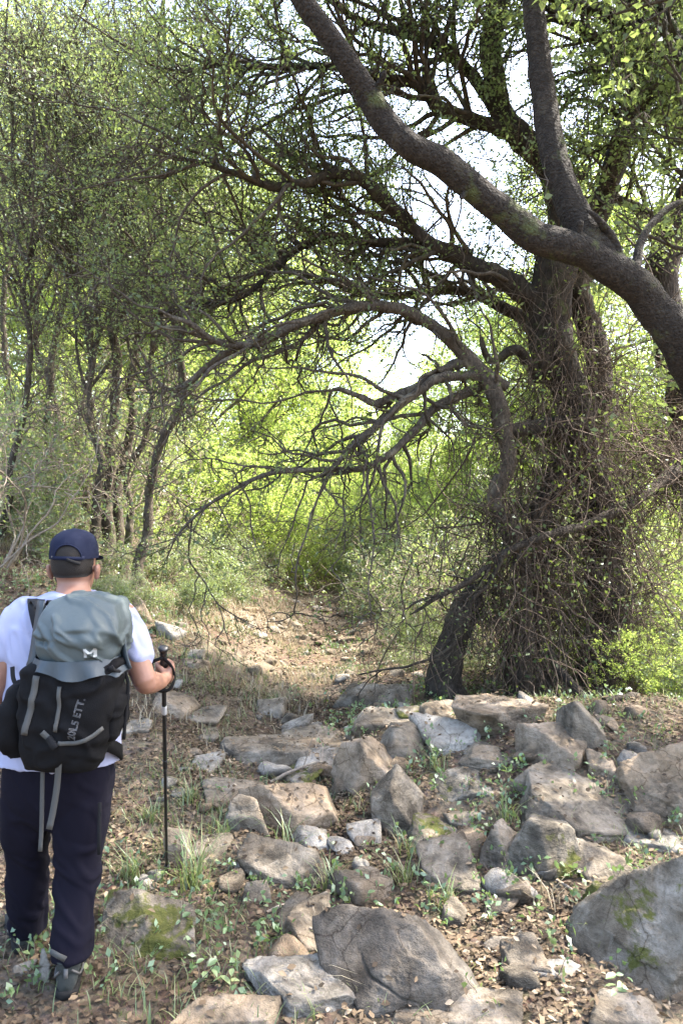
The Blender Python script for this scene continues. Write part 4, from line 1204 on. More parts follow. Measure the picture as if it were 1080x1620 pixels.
def litter(n, xr, yr, size, r, dens=None):
    D = np.sqrt(r.uniform(yr[0] ** 2, yr[1] ** 2, n))
    x = r.uniform(xr[0], xr[1], n) * D
    if dens is not None:
        k = r.random(n) < dens(x, D)
        x, D = x[k], D[k]
    z, nr, ok = surface(x, D, 0.10, r)
    x, D, z, nr = x[ok], D[ok], z[ok], nr[ok]
    m = len(x)
    a = r.uniform(0, 2 * np.pi, m)
    ax = np.stack([np.cos(a), np.sin(a), r.normal(0, 0.22, m)], -1)
    nn = nrm(nr + r.normal(0, 0.32, (m, 3)))
    ax = nrm(ax - (ax * nn).sum(1, keepdims=True) * nn)
    sd = np.cross(nn, ax)
    s = (size * r.uniform(0.55, 1.3, m))[:, None]
    wd = r.uniform(0.2, 0.33, m)[:, None]
    cu = r.uniform(-0.05, 0.22, m)[:, None]
    p0 = np.stack([x, D, z + r.uniform(0.002, 0.022, m)], -1)
    V = np.stack([p0 - ax * s * 0.5, p0 + sd * s * wd * 1.0 - ax * s * 0.12 + nn * s * cu, p0 + sd * s * wd * 0.7 + ax * s * 0.25 + nn * s * cu, p0 + ax * s * 0.5 + nn * s * cu * 0.8,
                  p0 - sd * s * wd * 0.7 + ax * s * 0.25 + nn * s * cu, p0 - sd * s * wd - ax * s * 0.12 + nn * s * cu], 1).reshape(-1, 3)
    b = np.arange(m)[:, None] * 6
    F4 = np.concatenate([b + np.array([[0, 1, 2, 3]]), b + np.array([[0, 3, 4, 5]])])
    rn = np.repeat(np.clip(r.beta(2.0, 2.2, m) + 0.22 * vnoise(np.stack([x, D, x * 0], -1) * 1.5, 4), 0, 1), 6)
    return V, F4, rn

rl = np.random.default_rng(5)
g = Geo()
V, F4, rn = litter(74000, (-0.50, 0.50), (2.3, 6.8), 0.031, rl, lambda x, y: 0.45 + 0.55 * sstep(-0.35, 0.25, fbm(np.stack([x, y, x * 0], -1) * 1.3, 3, 44)))
g.add(V, F4, rnd=rn)
V, F4, rn = litter(24000, (-0.46, 0.30), (6.8, 14), 0.048, rl, lambda x, y: 0.35 + 0.65 * sstep(-0.3, 0.3, fbm(np.stack([x, y, x * 0], -1) * 0.9, 3, 45)))
g.add(V, F4, rnd=rn)
lit = g.build('fallen_leaves', M['litter'], None, False)
lit['kind'] = 'stuff'
tag(lit, 'brown curled oak leaves carpeting the ground between the rocks', 'leaf litter')

def blades(x, y, n_each, hgt, r, lean=0.5, wid=0.004, base=0.03, zz=None):
    """Grass blades as bent strips around the given places."""
    m = len(x)
    X = np.repeat(x, n_each) + r.normal(0, base, m * n_each)
    Y = np.repeat(y, n_each) + r.normal(0, base, m * n_each)
    Z = height(X, Y) - 0.01
    k = len(X)
    a = r.uniform(0, 2 * np.pi, k)
    h = hgt * r.uniform(0.4, 1.2, k)
    ln = lean * r.uniform(0.2, 1.3, k) * h
    w_ = wid * r.uniform(0.6, 1.2, k)
    dr = np.stack([np.cos(a), np.sin(a), a * 0], -1)
    sd = np.stack([-np.sin(a), np.cos(a), a * 0], -1)
    b0 = np.stack([X, Y, Z], -1)
    up = np.array([0, 0, 1.0])
    pts = []
    for t in (0, 0.4, 0.75, 1.0):
        c = b0 + up * (h * (t - 0.28 * lean * t ** 3))[:, None] + dr * (ln * t ** 2)[:, None]
        ww = (w_ * (1 - t) ** 0.6)[:, None]
        if t < 1:
            pts += [c - sd * ww, c + sd * ww]
        else:
            pts += [c]
    V = np.stack(pts, 1)
    b = np.arange(k)[:, None] * 7
    F4 = np.concatenate([b + [[0, 1, 3, 2]], b + [[2, 3, 5, 4]]])
    F3 = b + [[4, 5, 6]]
    return V.reshape(-1, 3), F4, F3, np.repeat(r.uniform(0, 1, k), 7)

# dry grass on the left bank and along the path
n = 1700
D = np.sqrt(rl.uniform(5.0 ** 2, 13 ** 2, n)); px = rl.uniform(-20, 520, n) - (D - 5) * 6
x = (px - 540) / F * D
k = rl.random(n) < sstep(-0.1, 0.5, fbm(np.stack([x, D, x * 0], -1) * 0.8, 3, 61) + 0.35 * (x < -1.4))
V, F4, F3, rn = blades(x[k], D[k], 9, 0.16, rl, 0.7, 0.0035, 0.07)
o = Geo().add(V, F4, F3, rn).build('dry_grass', M['dry_grass'], None, False)
o['kind'] = 'stuff'
tag(o, 'dry straw-coloured grass on the left bank and path edge', 'grass')
n = 4200
D = np.sqrt(rl.uniform(2.5 ** 2, 9.5 ** 2, n)); px = rl.uniform(0, 1080, n)
x = (px - 540) / F * D
k = rl.random(n) < sstep(0.0, 0.55, fbm(np.stack([x, D, x * 0], -1) * 1.1, 3, 67) + 0.15)
V, F4, F3, rn = blades(x[k], D[k], 7, 0.10, rl, 0.8, 0.003, 0.06)
gg = Geo().add(V, F4, F3, rn)
o = gg.build('green_grass', M['grass'], None, False)
o['kind'] = 'stuff'
tag(o, 'thin short green grass sprinkled between stones and leaves', 'grass')

# low leafy ground cover
def sprigs(x, y, r, hgt, nleaf, leaf):
    m = len(x)
    st = np.stack([x, y, height(x, y)], -1)
    P = grow(st, r.normal(0, 0.5, (m, 3)) + [0, 0, 1], hgt * r.uniform(0.5, 1.2, m), 5, 0.2, (0, 0, 0), r)
    V1, F1 = tubes(P, taper(np.full(m, 0.0018), 5, 0.5), 3)
    V2, F2, rn2 = leaves_on(P, nleaf * m, leaf, r, 0.012, 0.25, 1.2, 0.3)
    return (V1, F1), (V2, F2, rn2)
n = 7000
D = np.sqrt(rl.uniform(2.6 ** 2, 13 ** 2, n)); px = rl.uniform(-20, 1100, n)
x = (px - 540) / F * D
dn = fbm(np.stack([x, D, x * 0], -1) * 0.9, 3, 71) + 0.5 * (x < -2.0) + 0.35 * (D > 6.8) * (x > 0.6) - 0.5 * ((D > 7) & (np.abs(x + 0.3) < 1.0))
k = rl.random(n) < sstep(0.05, 0.7, dn)
(s1, s2) = sprigs(x[k], D[k], rl, 0.14, 8, 0.030)
root = thing('ground_cover', 'low leafy green ground cover spreading between the stones and up the bank', 'ground cover', (0, 5, 0))
root['kind'] = 'stuff'
o = Geo().add(s1[0], s1[1]).build('stems', M['twig'], root); o['kind'] = 'stuff'
o = Geo().add(s2[0], s2[1], rnd=s2[2]).build('leaves', M['leaf_seedling'], root, False); o['kind'] = 'stuff'

# ------------------------------------------------------------------ single tufts and seedlings one can point at
def tuft(px, py, n, h, lab, mat='grass', lean=0.9, group=None):
    p = ground_hit(px, py)
    V, F4, F3, rn = blades(np.array([p[0]]), np.array([p[1]]), int(n * 1.5), h * 1.15, rl, lean, 0.0035, 0.03)
    root = thing('grass_tuft', lab, 'grass tuft', (p[0], p[1], float(height(p[0], p[1]))), group)
    Geo().add(V, F4, F3, rn).build('blades', M[mat], root, False)['kind'] = 'stuff'
for a in [
    (205, 1395, 34, 0.20, 'green and straw grass tuft right of the boots, left of the pole'),
    (235, 1300, 26, 0.14, 'short green grass tuft left of the pole at mid height'),
    (300, 1270, 26, 0.16, 'short grass tuft right of the pole below the long slab'),
    (310, 1410, 40, 0.30, 'long arching grass blades over the mossy rock by the pole tip'),
    (455, 1345, 18, 0.22, 'long arching grass blade in front of the sunlit boulder'),
    (640, 1350, 22, 0.16, 'grass tuft at the foot of the upright block'),
    (700, 1440, 26, 0.16, 'grass growing under the squarish block'),
    (640, 1400, 24, 0.20, 'wispy grass above the dark wedge'),
    (905, 1330, 26, 0.15, 'grass sprouting before the largest boulder'),
    (800, 1300, 24, 0.18, 'grass between the mossy slope and the largest boulder'),
    (690, 1215, 22, 0.15, 'yellowish grass left of the mossy slope'),
    (940, 1480, 18, 0.15, 'sparse grass left of the lichen boulder'),
    (520, 1415, 24, 0.18, 'wispy grass right of the tilted white-topped stone'),
    (345, 1330, 24, 0.15, 'grass right of the pale flat rock'),
    (680, 1545, 18, 0.13, 'grass at the right of the dark wedge')]:
    tuft(*a)
tuft(475, 1560, 16, 0.14, 'dry looped straw tuft left of the pale slab', 'dry_grass', 1.3)
tuft(860, 1440, 10, 0.20, 'dry straw stalks in leaves left of the lichen boulder', 'dry_grass', 0.8)

def seedling(px, py, h, nl, leaf, lab, nst=3, mat='leaf_seedling', upb=1.4):
    p = ground_hit(px, py)
    z = float(height(p[0], p[1]))
    root = thing('seedling', lab, 'seedling', (p[0], p[1], z))
    st = np.tile([p[0], p[1], z - 0.01], (nst, 1)) + rl.normal(0, 0.015, (nst, 3)) * [1, 1, 0]
    P = grow(st, rl.normal(0, 0.3, (nst, 3)) + [0, 0, 1], h * rl.uniform(0.6, 1.1, nst), 7, 0.14, (0, 0, 0), rl)
    V, Fq = tubes(P, taper(np.full(nst, 0.0022), 7, 0.6), 5)
    mk('stem', V, Fq, M['twig'], root)
    B, nn, _ = P.shape
    q = rl.integers(0, B, nl); i = rl.integers(2, nn, nl)
    pos = P[q, i]
    for j in range(nl):
        a = rl.uniform(0, 6.283)
        ax = np.array([math.cos(a), math.sin(a), rl.uniform(-0.25, 0.35)])
        nr = nrm(np.array([rl.normal(0, 0.3), rl.normal(0, 0.3), 1.0]))
        nr = nrm(nr - (nr @ ax) * ax / (ax @ ax))
        sd = np.cross(nr, nrm(ax))
        s = leaf * rl.uniform(0.6, 1.2)
        t = np.array([0, 0.25, 0.55, 0.8, 1.0]); wv = np.array([0.02, 0.24, 0.28, 0.17, 0.0]) * s
        cen = pos[j] + ax * (t * s)[:, None] - np.array([0, 0, 1]) * (0.18 * s * t ** 2)[:, None]
        Lf = cen + sd * wv[:, None] + nr * (wv * 0.35)[:, None]
        Rt_ = cen - sd * wv[:, None] + nr * (wv * 0.35)[:, None]
        VV = np.concatenate([cen, Lf, Rt_])
        FF = [[k_, k_ + 1, 5 + k_ + 1, 5 + k_] for k_ in range(4)] + [[k_ + 1, k_, 10 + k_, 10 + k_ + 1] for k_ in range(4)]
        mk('leaf', VV, np.array(FF), M[mat], root, True, np.full(15, rl.random()))
for a in [
    (300, 1565, 0.16, 9, 0.055, 'young seedling with broad pale green leaves at the lower left'),
    (355, 1560, 0.10, 6, 0.050, 'small seedling with round leaves right of the broad-leaved one'),
    (285, 1480, 0.34, 14, 0.040, 'tall thin seedling beside the mossy rock'),
    (420, 1470, 0.16, 9, 0.040, 'seedling left of the tilted white-topped stone'),
    (400, 1350, 0.12, 8, 0.040, 'low green seedling at the foot of the sunlit boulder'),
    (345, 1260, 0.12, 9, 0.035, 'bright green seedling by the squat rock'),
    (428, 1232, 0.16, 12, 0.03, 'thin upright sprig in front of the long slab'),
    (795, 1225, 0.15, 10, 0.03, 'pale sprig on the rocks under the ledge block'),
    (990, 1590, 0.16, 12, 0.04, 'leafy sprig in front of the lichen boulder'),
    (600, 1440, 0.12, 8, 0.035, 'pale leafed sprig above the dark wedge'),
    (560, 1100, 0.50, 14, 0.035, 'tall spindly sapling standing in the path behind the rocks'),
    (470, 1120, 0.42, 12, 0.04, 'thin-leaved sapling behind the long slab'),
    (800, 1165, 0.18, 9, 0.03, 'sprig sprouting in front of the ledge block')]:
    seedling(*a)

# ------------------------------------------------------------------ fallen wood
def top_z(x, y):
    z = float(height(x, y))
    h = BV.ray_cast(Vector((x, y, 3.0)), Vector((0, 0, -1)))
    return max(z, h[0].z) if h[0] is not None else z
def fallen(lab, pts, seed, mat='dry', name='fallen_branch', kids=0, lying=True):
    P, R = limb_line(pts, 40, 1.2, seed)
    zs = np.array([top_z(p[0], p[1]) for p in P])
    if lying:
        zs = np.array([zs[max(0, i - 5):i + 6].max() for i in range(40)])
        P[:, 2] = np.convolve(np.pad(zs, 4, 'edge'), np.ones(9) / 9, 'valid') + R * 0.8
    else:
        P[:, 2] = np.maximum(P[:, 2], zs + R * 0.5)
    root = thing(name, lab, 'branch', P[0])
    V, Fq = tubes(P, R, 9, 0.2, seed)
    mk('stick', V, Fq, M[mat], root)
    if kids:
        st, d, rr = sprout(P[None], R[None], kids, rl, 0.2, (30, 70), 0.1)
        K = grow(st, d, rl.uniform(0.1, 0.4, kids), 7, 0.2, (0, 0, 0), rl)
        for j in range(kids):
            V, Fq = tubes(K[j], np.linspace(max(rr[j] * 0.5, 0.003), 0.002, 7), 5)
            mk('side_twig', V, Fq, M[mat], root)
fallen('dark dead branch leaning from the oak foot down past the tall block', [(864, 1025, 6.75, 9), (885, 1062, 6.6, 13), (918, 1105, 6.4, 15), (945, 1150, 6.2, 15), (975, 1185, 6.05, 14), (1003, 1204, 5.95, 12)], 81, 'bark_oak', kids=5, lying=False)
fallen('short broken stick propped against the cracked boulder', [(1004, 1200, 5.6, 13), (985, 1228, 5.45, 13), (958, 1254, 5.3, 11)], 82, 'bark_oak', lying=False)
fallen('thin dry twig lying across the two flat slabs', [(425, 1186, 4.85, 5), (450, 1172, 4.9, 5), (480, 1166, 4.95, 4), (512, 1166, 5.0, 3)], 83, kids=4)
fallen('thin dry stalk slanting over leaves by the white-topped stone', [(420, 1428, 3.28, 5), (445, 1406, 3.35, 5), (470, 1390, 3.42, 3)], 84)
fallen('pale straw stalk bent across the stones right of the tilted stone', [(490, 1478, 3.05, 4), (530, 1484, 3.02, 4), (575, 1512, 2.98, 3)], 85)
fallen('bent twig arching over leaves right of the dark wedge', [(880, 1392, 3.5, 4), (910, 1420, 3.4, 4), (935, 1448, 3.3, 3)], 86)

# ------------------------------------------------------------------ the hiker
def ring_loft(rings, seg=28, power=2.3):
    """Closed loft. rings: (centre xyz, u half-size vector, v half-size vector)."""
    a = np.arange(seg) / seg * 2 * np.pi
    ca, sa = np.cos(a), np.sin(a)
    cu = np.sign(ca) * np.abs(ca) ** (2 / power)
    su = np.sign(sa) * np.abs(sa) ** (2 / power)
    V = []
    for c, u, v in rings:
        V.append(np.asarray(c)[None] + cu[:, None] * np.asarray(u)[None] + su[:, None] * np.asarray(v)[None])
    n = len(rings)
    V = np.concatenate(V + [np.asarray(rings[0][0])[None], np.asarray(rings[-1][0])[None]])
    F4, F3 = [], []
    for i in range(n - 1):
        for j in range(seg):
            k = (j + 1) % seg
            F4.append([i * seg + j, i * seg + k, (i + 1) * seg + k, (i + 1) * seg + j])
    for j in range(seg):
        k = (j + 1) % seg
        F3.append([n * seg, k, j])
        F3.append([n * seg + 1, (n - 1) * seg + j, (n - 1) * seg + k])
    return V, np.array(F4), np.array(F3)

def smooth_rings(rings, n):
    A = np.array([np.concatenate([np.asarray(c), np.asarray(u), np.asarray(v)]) for c, u, v in rings], float)
    C = catmull(A, n)
    return [(c[:3], c[3:6], c[6:9]) for c in C]

def capsule_loft(pts, radii, seg=16, n=24):
    """Round limb along points; rings perpendicular to the path, rounded ends."""
    C = catmull(np.column_stack([np.asarray(pts, float), np.asarray(radii, float)]), n)
    P, R = C[:, :3], C[:, 3]
    T = nrm(np.gradient(P, axis=0))
    ref = np.array([0.31, 0.9, 0.13])
    if abs(nrm(P[-1] - P[0]) @ nrm(ref)) > 0.9:
        ref = np.array([0.9, 0.1, 0.3])
    U = nrm(np.cross(T, ref)); W = np.cross(T, U)
    rings = [(P[0] - T[0] * R[0] * 0.7, U[0] * R[0] * 0.5, W[0] * R[0] * 0.5)] + [(P[i], U[i] * R[i], W[i] * R[i]) for i in range(n)] + [(P[-1] + T[-1] * R[-1] * 0.7, U[-1] * R[-1] * 0.5, W[-1] * R[-1] * 0.5)]
    return ring_loft(rings, seg, 2.0)

def fuse(name, pieces, voxel, mat, parent, smooth_it=4, wrinkle=None):
    """Join closed pieces into one continuous skin."""
    V, F4, F3, n = [], [], [], 0
    for v, a, b in pieces:
        V.append(v); F4.append(a + n); F3.append(b + n); n += len(v)
    tmp = mk('tmp', np.concatenate(V), [np.concatenate(F4), np.concatenate(F3)])
    bm = bmesh.new(); bm.from_mesh(tmp.data)
    bmesh.ops.recalc_face_normals(bm, faces=bm.faces); bm.to_mesh(tmp.data); bm.free()
    md = tmp.modifiers.new('r', 'REMESH'); md.mode = 'VOXEL'; md.voxel_size = voxel; md.use_smooth_shade = True
    ms = tmp.modifiers.new('s', 'SMOOTH'); ms.iterations = smooth_it; ms.factor = 0.5
    dg = bpy.context.evaluated_depsgraph_get()
    me = bpy.data.meshes.new_from_object(tmp.evaluated_get(dg))
    old = tmp.data
    bpy.data.objects.remove(tmp); bpy.data.meshes.remove(old)
    me.name = name
    me.materials.clear(); me.materials.append(mat)
    k = len(me.vertices)
    co = np.empty(k * 3, np.float32); me.vertices.foreach_get('co', co); co = co.reshape(-1, 3).astype(float)
    if wrinkle is not None:
        nv = np.empty(k * 3, np.float32); me.vertices.foreach_get('normal', nv); nv = nv.reshape(-1, 3)
        co = co + nv * wrinkle(co)[:, None]
        me.vertices.foreach_set('co', co.astype(np.float32).ravel())
    me.polygons.foreach_set('use_smooth', np.ones(len(me.polygons), bool))
    me.update()
    o = bpy.data.objects.new(name, me)
    COL.objects.link(o)
    attach(o, parent)
    return o

def skin_mat():
    m, nt, out = new_mat('skin')
    tc = N(nt, 'ShaderNodeTexCoord')
    n1 = noise_tex(nt, tc.outputs['Object'], 22, 5, 0.6)
    c = mixc(nt, (0.26, 0.135, 0.09), (0.20, 0.096, 0.062), n1.outputs[0])
    bs = N(nt, 'ShaderNodeBsdfPrincipled')
    bs.inputs['Roughness'].default_value = 0.55
    bs.inputs['Subsurface Weight'].default_value = 0.12
    bs.inputs['Subsurface Radius'].default_value = (0.012, 0.005, 0.003)
    nt.links.new(c, bs.inputs['Base Color'])
    nt.links.new(bs.outputs[0], out.inputs[0])
    return m
M['skin'] = skin_mat()
M['shirt'] = cloth_mat('white_shirt', (0.30, 0.315, 0.44), (0.265, 0.28, 0.395), 0.95, 60, 0.2, 0.15)
M['trousers'] = cloth_mat('navy_trousers', (0.0042, 0.0037, 0.0080), (0.0062, 0.0056, 0.0115), 0.9, 60, 0.2, 0.12)
M['cap'] = cloth_mat('navy_cap', (0.006, 0.0085, 0.022), (0.009, 0.012, 0.029), 0.9, 60, 0.2, 0.15)
M['hair'] = cloth_mat('dark_hair', (0.007, 0.005, 0.004), (0.011, 0.008, 0.006), 0.6, 90, 0.6)
M['shoe'] = cloth_mat('grey_shoe', (0.016, 0.017, 0.016), (0.045, 0.05, 0.046), 0.85, 40, 0.3)
M['sole'] = cloth_mat('shoe_sole', (0.012, 0.011, 0.010), None, 0.9)
M['shoe_trim'] = cloth_mat('shoe_trim', (0.11, 0.105, 0.10), None, 0.7)
M['pack_grey'] = cloth_mat('grey_green_coated_fabric', (0.045, 0.060, 0.064), (0.066, 0.082, 0.082), 0.55, 50, 0.15, 0.3)
M['pack_blue'] = cloth_mat('slate_fabric', (0.024, 0.034, 0.042), (0.036, 0.048, 0.056), 0.55, 50, 0.12, 0.4)
M['pack_black'] = cloth_mat('black_fabric', (0.0028, 0.0028, 0.0033), (0.0045, 0.0045, 0.0052), 0.85, 50, 0.3, 0.15)
M['web_grey'] = cloth_mat('grey_webbing', (0.055, 0.055, 0.052), (0.075, 0.075, 0.07), 0.85, 80, 0.4)
M['web_black'] = cloth_mat('black_webbing', (0.006, 0.006, 0.007), None, 0.85, 80, 0.4)
M['print'] = cloth_mat('pale_print', (0.34, 0.36, 0.36), None, 0.6)
M['print_dim'] = cloth_mat('grey_print', (0.085, 0.085, 0.088), None, 0.6)
M['pole_black'] = cloth_mat('black_pole', (0.010, 0.010, 0.011), None, 0.4, 20, 0.02, 0.5)
M['pole_metal'] = cloth_mat('bare_metal', (0.42, 0.42, 0.43), None, 0.35, 20, 0.02, 0.6)

hiker = thing('person', 'hiker seen from behind in navy cap, white T-shirt and dark trousers, walking with a pole', 'person', (-1.05, 2.8, float(height(-1.05, 2.8))))
X3, Y3, Z3 = np.eye(3)
def ring(px, py, hw, D, hd, yaw=0.0):
    c = Q(px, py, D)
    u = np.array([math.cos(yaw), math.sin(yaw), 0]) * hw / F * D
    v = np.array([-math.sin(yaw), math.cos(yaw), 0]) * hd
    return (c, u, v)

# body: one continuous skin
hc = Q(118, 886, 2.90)                       # head centre
def head_piece():
    rr = []
    for t, w_, d_, off in ((-0.128, 0.030, 0.035, 0.045), (-0.118, 0.047, 0.058, 0.036), (-0.09, 0.062, 0.080, 0.020), (-0.05, 0.071, 0.093, 0.005), (0.0, 0.076, 0.100, 0.0),
                           (0.04, 0.075, 0.099, -0.004), (0.075, 0.064, 0.086, -0.006), (0.100, 0.042, 0.060, -0.006), (0.112, 0.018, 0.028, -0.006)):
        rr.append((hc + [0, off, t], X3 * w_, Y3 * d_))
    return ring_loft(smooth_rings(rr, 20), 28, 2.1)
pieces = [head_piece()]
pieces.append(ring_loft(smooth_rings([(hc + [0, -0.005, -0.03], X3 * 0.062, Y3 * 0.07), (hc + [0, -0.012, -0.085], X3 * 0.060, Y3 * 0.063), (Q(117, 934, 2.86), X3 * 0.064, Y3 * 0.064), (Q(115, 952, 2.83), X3 * 0.085, Y3 * 0.075)], 10), 24, 2.0))
for s in (-1, 1):                            # ears
    e = hc + [s * 0.083, -0.004, -0.044]
    pieces.append(ring_loft([(e + [s * 0.004, 0.004, -0.034], X3 * 0.004 + Z3 * 0, Y3 * 0.008), (e + [s * 0.006, 0.0, -0.024], X3 * 0.010, Y3 * 0.014), (e + [s * 0.010, -0.006, 0.0], X3 * 0.011, Y3 * 0.019), (e + [s * 0.012, -0.008, 0.018], X3 * 0.011, Y3 * 0.018), (e + [s * 0.011, -0.005, 0.030], X3 * 0.006, Y3 * 0.010)], 14, 2.0))
pieces.append(capsule_loft([hc + [0, 0.097, 0.005], hc + [0, 0.112, -0.025], hc + [0, 0.118, -0.045]], [0.010, 0.013, 0.015], 10, 8))      # nose
pieces.append(capsule_loft([hc + [-0.025, 0.088, -0.078], hc + [0, 0.096, -0.079], hc + [0.025, 0.088, -0.078]], [0.007, 0.010, 0.007], 8, 8))  # mouth
tors = [ring(94, 1215, 74, 2.80, 0.105), ring(98, 1130, 70, 2.80, 0.10), ring(104, 1050, 78, 2.82, 0.105), ring(110, 990, 80, 2.83, 0.105), ring(113, 963, 74, 2.84, 0.09), ring(115, 948, 44, 2.85, 0.07)]
pieces.append(ring_loft(smooth_rings(tors, 24), 28, 2.3))
sh_r, el_r, wr_r = Q(190, 968, 2.82), Q(230, 1080, 2.76), Q(255, 1078, 2.955)
sh_l, el_l, wr_l = Q(38, 968, 2.82), Q(-10, 1098, 2.77), Q(-12, 1120, 3.02)
for a, b, c in ((sh_r, el_r, wr_r), (sh_l, el_l, wr_l)):
    pieces.append(capsule_loft([a, a * 0.5 + b * 0.5, b], [0.056, 0.050, 0.043], 16, 16))
    pieces.append(capsule_loft([b, b * 0.62 + c * 0.38, c], [0.043, 0.043, 0.030], 16, 16))
# legs inside the trousers
kn_r, an_r = Q(122, 1380, 2.80), Q(108, 1530, 2.70)
kn_l, an_l = Q(44, 1370, 2.90), Q(42, 1482, 2.99)
for h_, k_, a_ in ((Q(126, 1225, 2.81), kn_r, an_r), (Q(60, 1225, 2.81), kn_l, an_l)):
    pieces.append(capsule_loft([h_, h_ * 0.5 + k_ * 0.5, k_], [0.080, 0.072, 0.055], 16, 14))
    pieces.append(capsule_loft([k_, k_ * 0.65 + a_ * 0.35, a_], [0.053, 0.052, 0.036], 16, 14))
# right hand closed round the grip
pole_top, pole_tip = Q(258.5, 1026, 3.00), None
tipxy = ground_hit(264, 1383)
tipxy = np.array([tipxy[0], tipxy[1], max(tipxy[2], top_z(tipxy[0], tipxy[1]))])
pole_tip = np.array([tipxy[0], tipxy[1], tipxy[2]])
pax = nrm(pole_tip - pole_top)
def pole_at(t):
    return pole_top + pax * t
pu = nrm(np.cross(pax, np.array([0.0, 1.0, 0.0])))       # sideways
if pu[0] < 0: pu = -pu
pv = nrm(np.cross(pu, pax));
if pv[1] < 0: pv = -pv                                    # away from the camera
hand_t = 0.115
def hand_pieces(cen, ax, u, v):
    """Fist round a bar: u points out of the back of the hand, v away from the wrist, ax down the bar."""
    out = []
    out.append(ring_loft(smooth_rings([(cen + u * 0.020 - v * 0.040 + ax * 0.006, ax * 0.030, u * 0.020), (cen + u * 0.030 - v * 0.018, ax * 0.042, u * 0.016), (cen + u * 0.033 + v * 0.006, ax * 0.044, u * 0.013), (cen + u * 0.028 + v * 0.024, ax * 0.042, u * 0.012)], 8), 18, 2.6))
    for i, (o_, r_, ln) in enumerate(((-0.033, 0.0092, 1.0), (-0.011, 0.0098, 1.06), (0.011, 0.0094, 1.0), (0.032, 0.0082, 0.86))):
        pts = []
        for ang in np.linspace(20, 20 + 225 * ln, 7):
            a = math.radians(ang)
            rad = 0.030 if ang < 60 else 0.0265
            pts.append(cen + ax * o_ + u * math.cos(a) * rad + v * math.sin(a) * rad)
        out.append(capsule_loft(pts, [r_ * 1.05, r_ * 1.1, r_, r_, r_ * 0.98, r_ * 0.9, r_ * 0.82], 10, 14))
    tp = [cen + u * 0.020 - v * 0.034 - ax * 0.004, cen + u * 0.004 - v * 0.030 - ax * 0.026, cen - u * 0.018 - v * 0.020 - ax * 0.038, cen - u * 0.026 + v * 0.004 - ax * 0.040]
    out.append(capsule_loft(tp, [0.015, 0.013, 0.0115, 0.0095], 12, 12))
    return out
hcn = pole_at(hand_t)
pieces += hand_pieces(hcn, pax, pu, pv)
pieces.append(capsule_loft([wr_r, wr_r * 0.4 + (hcn + pu * 0.020 - pv * 0.035) * 0.6, hcn + pu * 0.024 - pv * 0.02], [0.030, 0.026, 0.022], 14, 10))
# left hand, relaxed, outside the frame
lh = wr_l + np.array([0, 0.05, -0.02])
pieces.append(ring_loft(smooth_rings([(wr_l, X3 * 0.018, Z3 * 0.026), (lh, X3 * 0.016, Z3 * 0.042), (lh + [0, 0.04, -0.015], X3 * 0.014, Z3 * 0.040)], 8), 16, 2.4))
for i, ln in enumerate((0.068, 0.078, 0.072, 0.056)):
    b0 = lh + np.array([0, 0.04, 0.016 - i * 0.021])
    pieces.append(capsule_loft([b0, b0 + [0.006, ln * 0.5, -0.008], b0 + [0.022, ln * 0.85, -0.022], b0 + [0.036, ln * 0.9, -0.034]], [0.0095, 0.009, 0.0085, 0.0075], 10, 10))
pieces.append(capsule_loft([wr_l + [0.01, 0.02, 0.02], lh + [0.02, 0.015, 0.045], lh + [0.03, 0.055, 0.05]], [0.014, 0.012, 0.009], 10, 10))
body = fuse('body', pieces, 0.0063, M['skin'], hiker, 2)

# eyes (seen only from the front)
for s in (-1, 1):
    V, a, b = ring_loft([(hc + [s * 0.031, 0.085, -0.012], X3 * 0.002, Z3 * 0.002), (hc + [s * 0.031, 0.090, -0.012], X3 * 0.012, Z3 * 0.007), (hc + [s * 0.031, 0.096, -0.012], X3 * 0.006, Z3 * 0.005)], 14, 2)
    Geo().add(V, a, b).build('eye', M['hair'], hiker)

# hair: shell over the back of the skull, faded at the nape
def shell(rings, seg, name, mat, parent, a0=0, a1=360, thick=0.004, power=2.1, wr=None):
    a = np.radians(np.linspace(a0, a1, seg))
    ca, sa = np.cos(a), np.sin(a)
    cu = np.sign(ca) * np.abs(ca) ** (2 / power); su = np.sign(sa) * np.abs(sa) ** (2 / power)
    n = len(rings)
    O, I = [], []
    for c, u, v in rings:
        c, u, v = np.asarray(c), np.asarray(u), np.asarray(v)
        lu, lv = np.linalg.norm(u), np.linalg.norm(v)
        O.append(c + cu[:, None] * u + su[:, None] * v)
        I.append(c + cu[:, None] * u * (1 - thick / lu) + su[:, None] * v * (1 - thick / lv))
    O, I = np.array(O), np.array(I)
    if wr is not None:
        O = O + wr(O)
    V = np.concatenate([O.reshape(-1, 3), I.reshape(-1, 3)])
    m = n * seg
    idx = np.arange(m).reshape(n, seg)
    q = np.stack([idx[:-1, :-1], idx[:-1, 1:], idx[1:, 1:], idx[1:, :-1]], -1).reshape(-1, 4)
    Fs = [q, q[:, ::-1] + m]
    for e in (idx[0], idx[-1]):
        Fs.append(np.stack([e[:-1], e[1:], e[1:] + m, e[:-1] + m], -1))
    if a1 - a0 < 359:
        for e in (idx[:, 0], idx[:, -1]):
            Fs.append(np.stack([e[:-1], e[1:], e[1:] + m, e[:-1] + m], -1))
    return mk(name, V, np.concatenate(Fs), mat, parent)
hr = [(hc + [0, -0.010, t], X3 * w_, Y3 * d_) for t, w_, d_ in ((-0.062, 0.0640, 0.0820), (-0.05, 0.0715, 0.0915), (-0.035, 0.0765, 0.097), (-0.015, 0.0790, 0.1005), (0.02, 0.0800, 0.1030), (0.05, 0.0775, 0.099), (0.075, 0.067, 0.086))]
shell(smooth_rings(hr, 12), 30, 'hair', M['hair'], hiker, 180, 360, 0.004, 2.1)

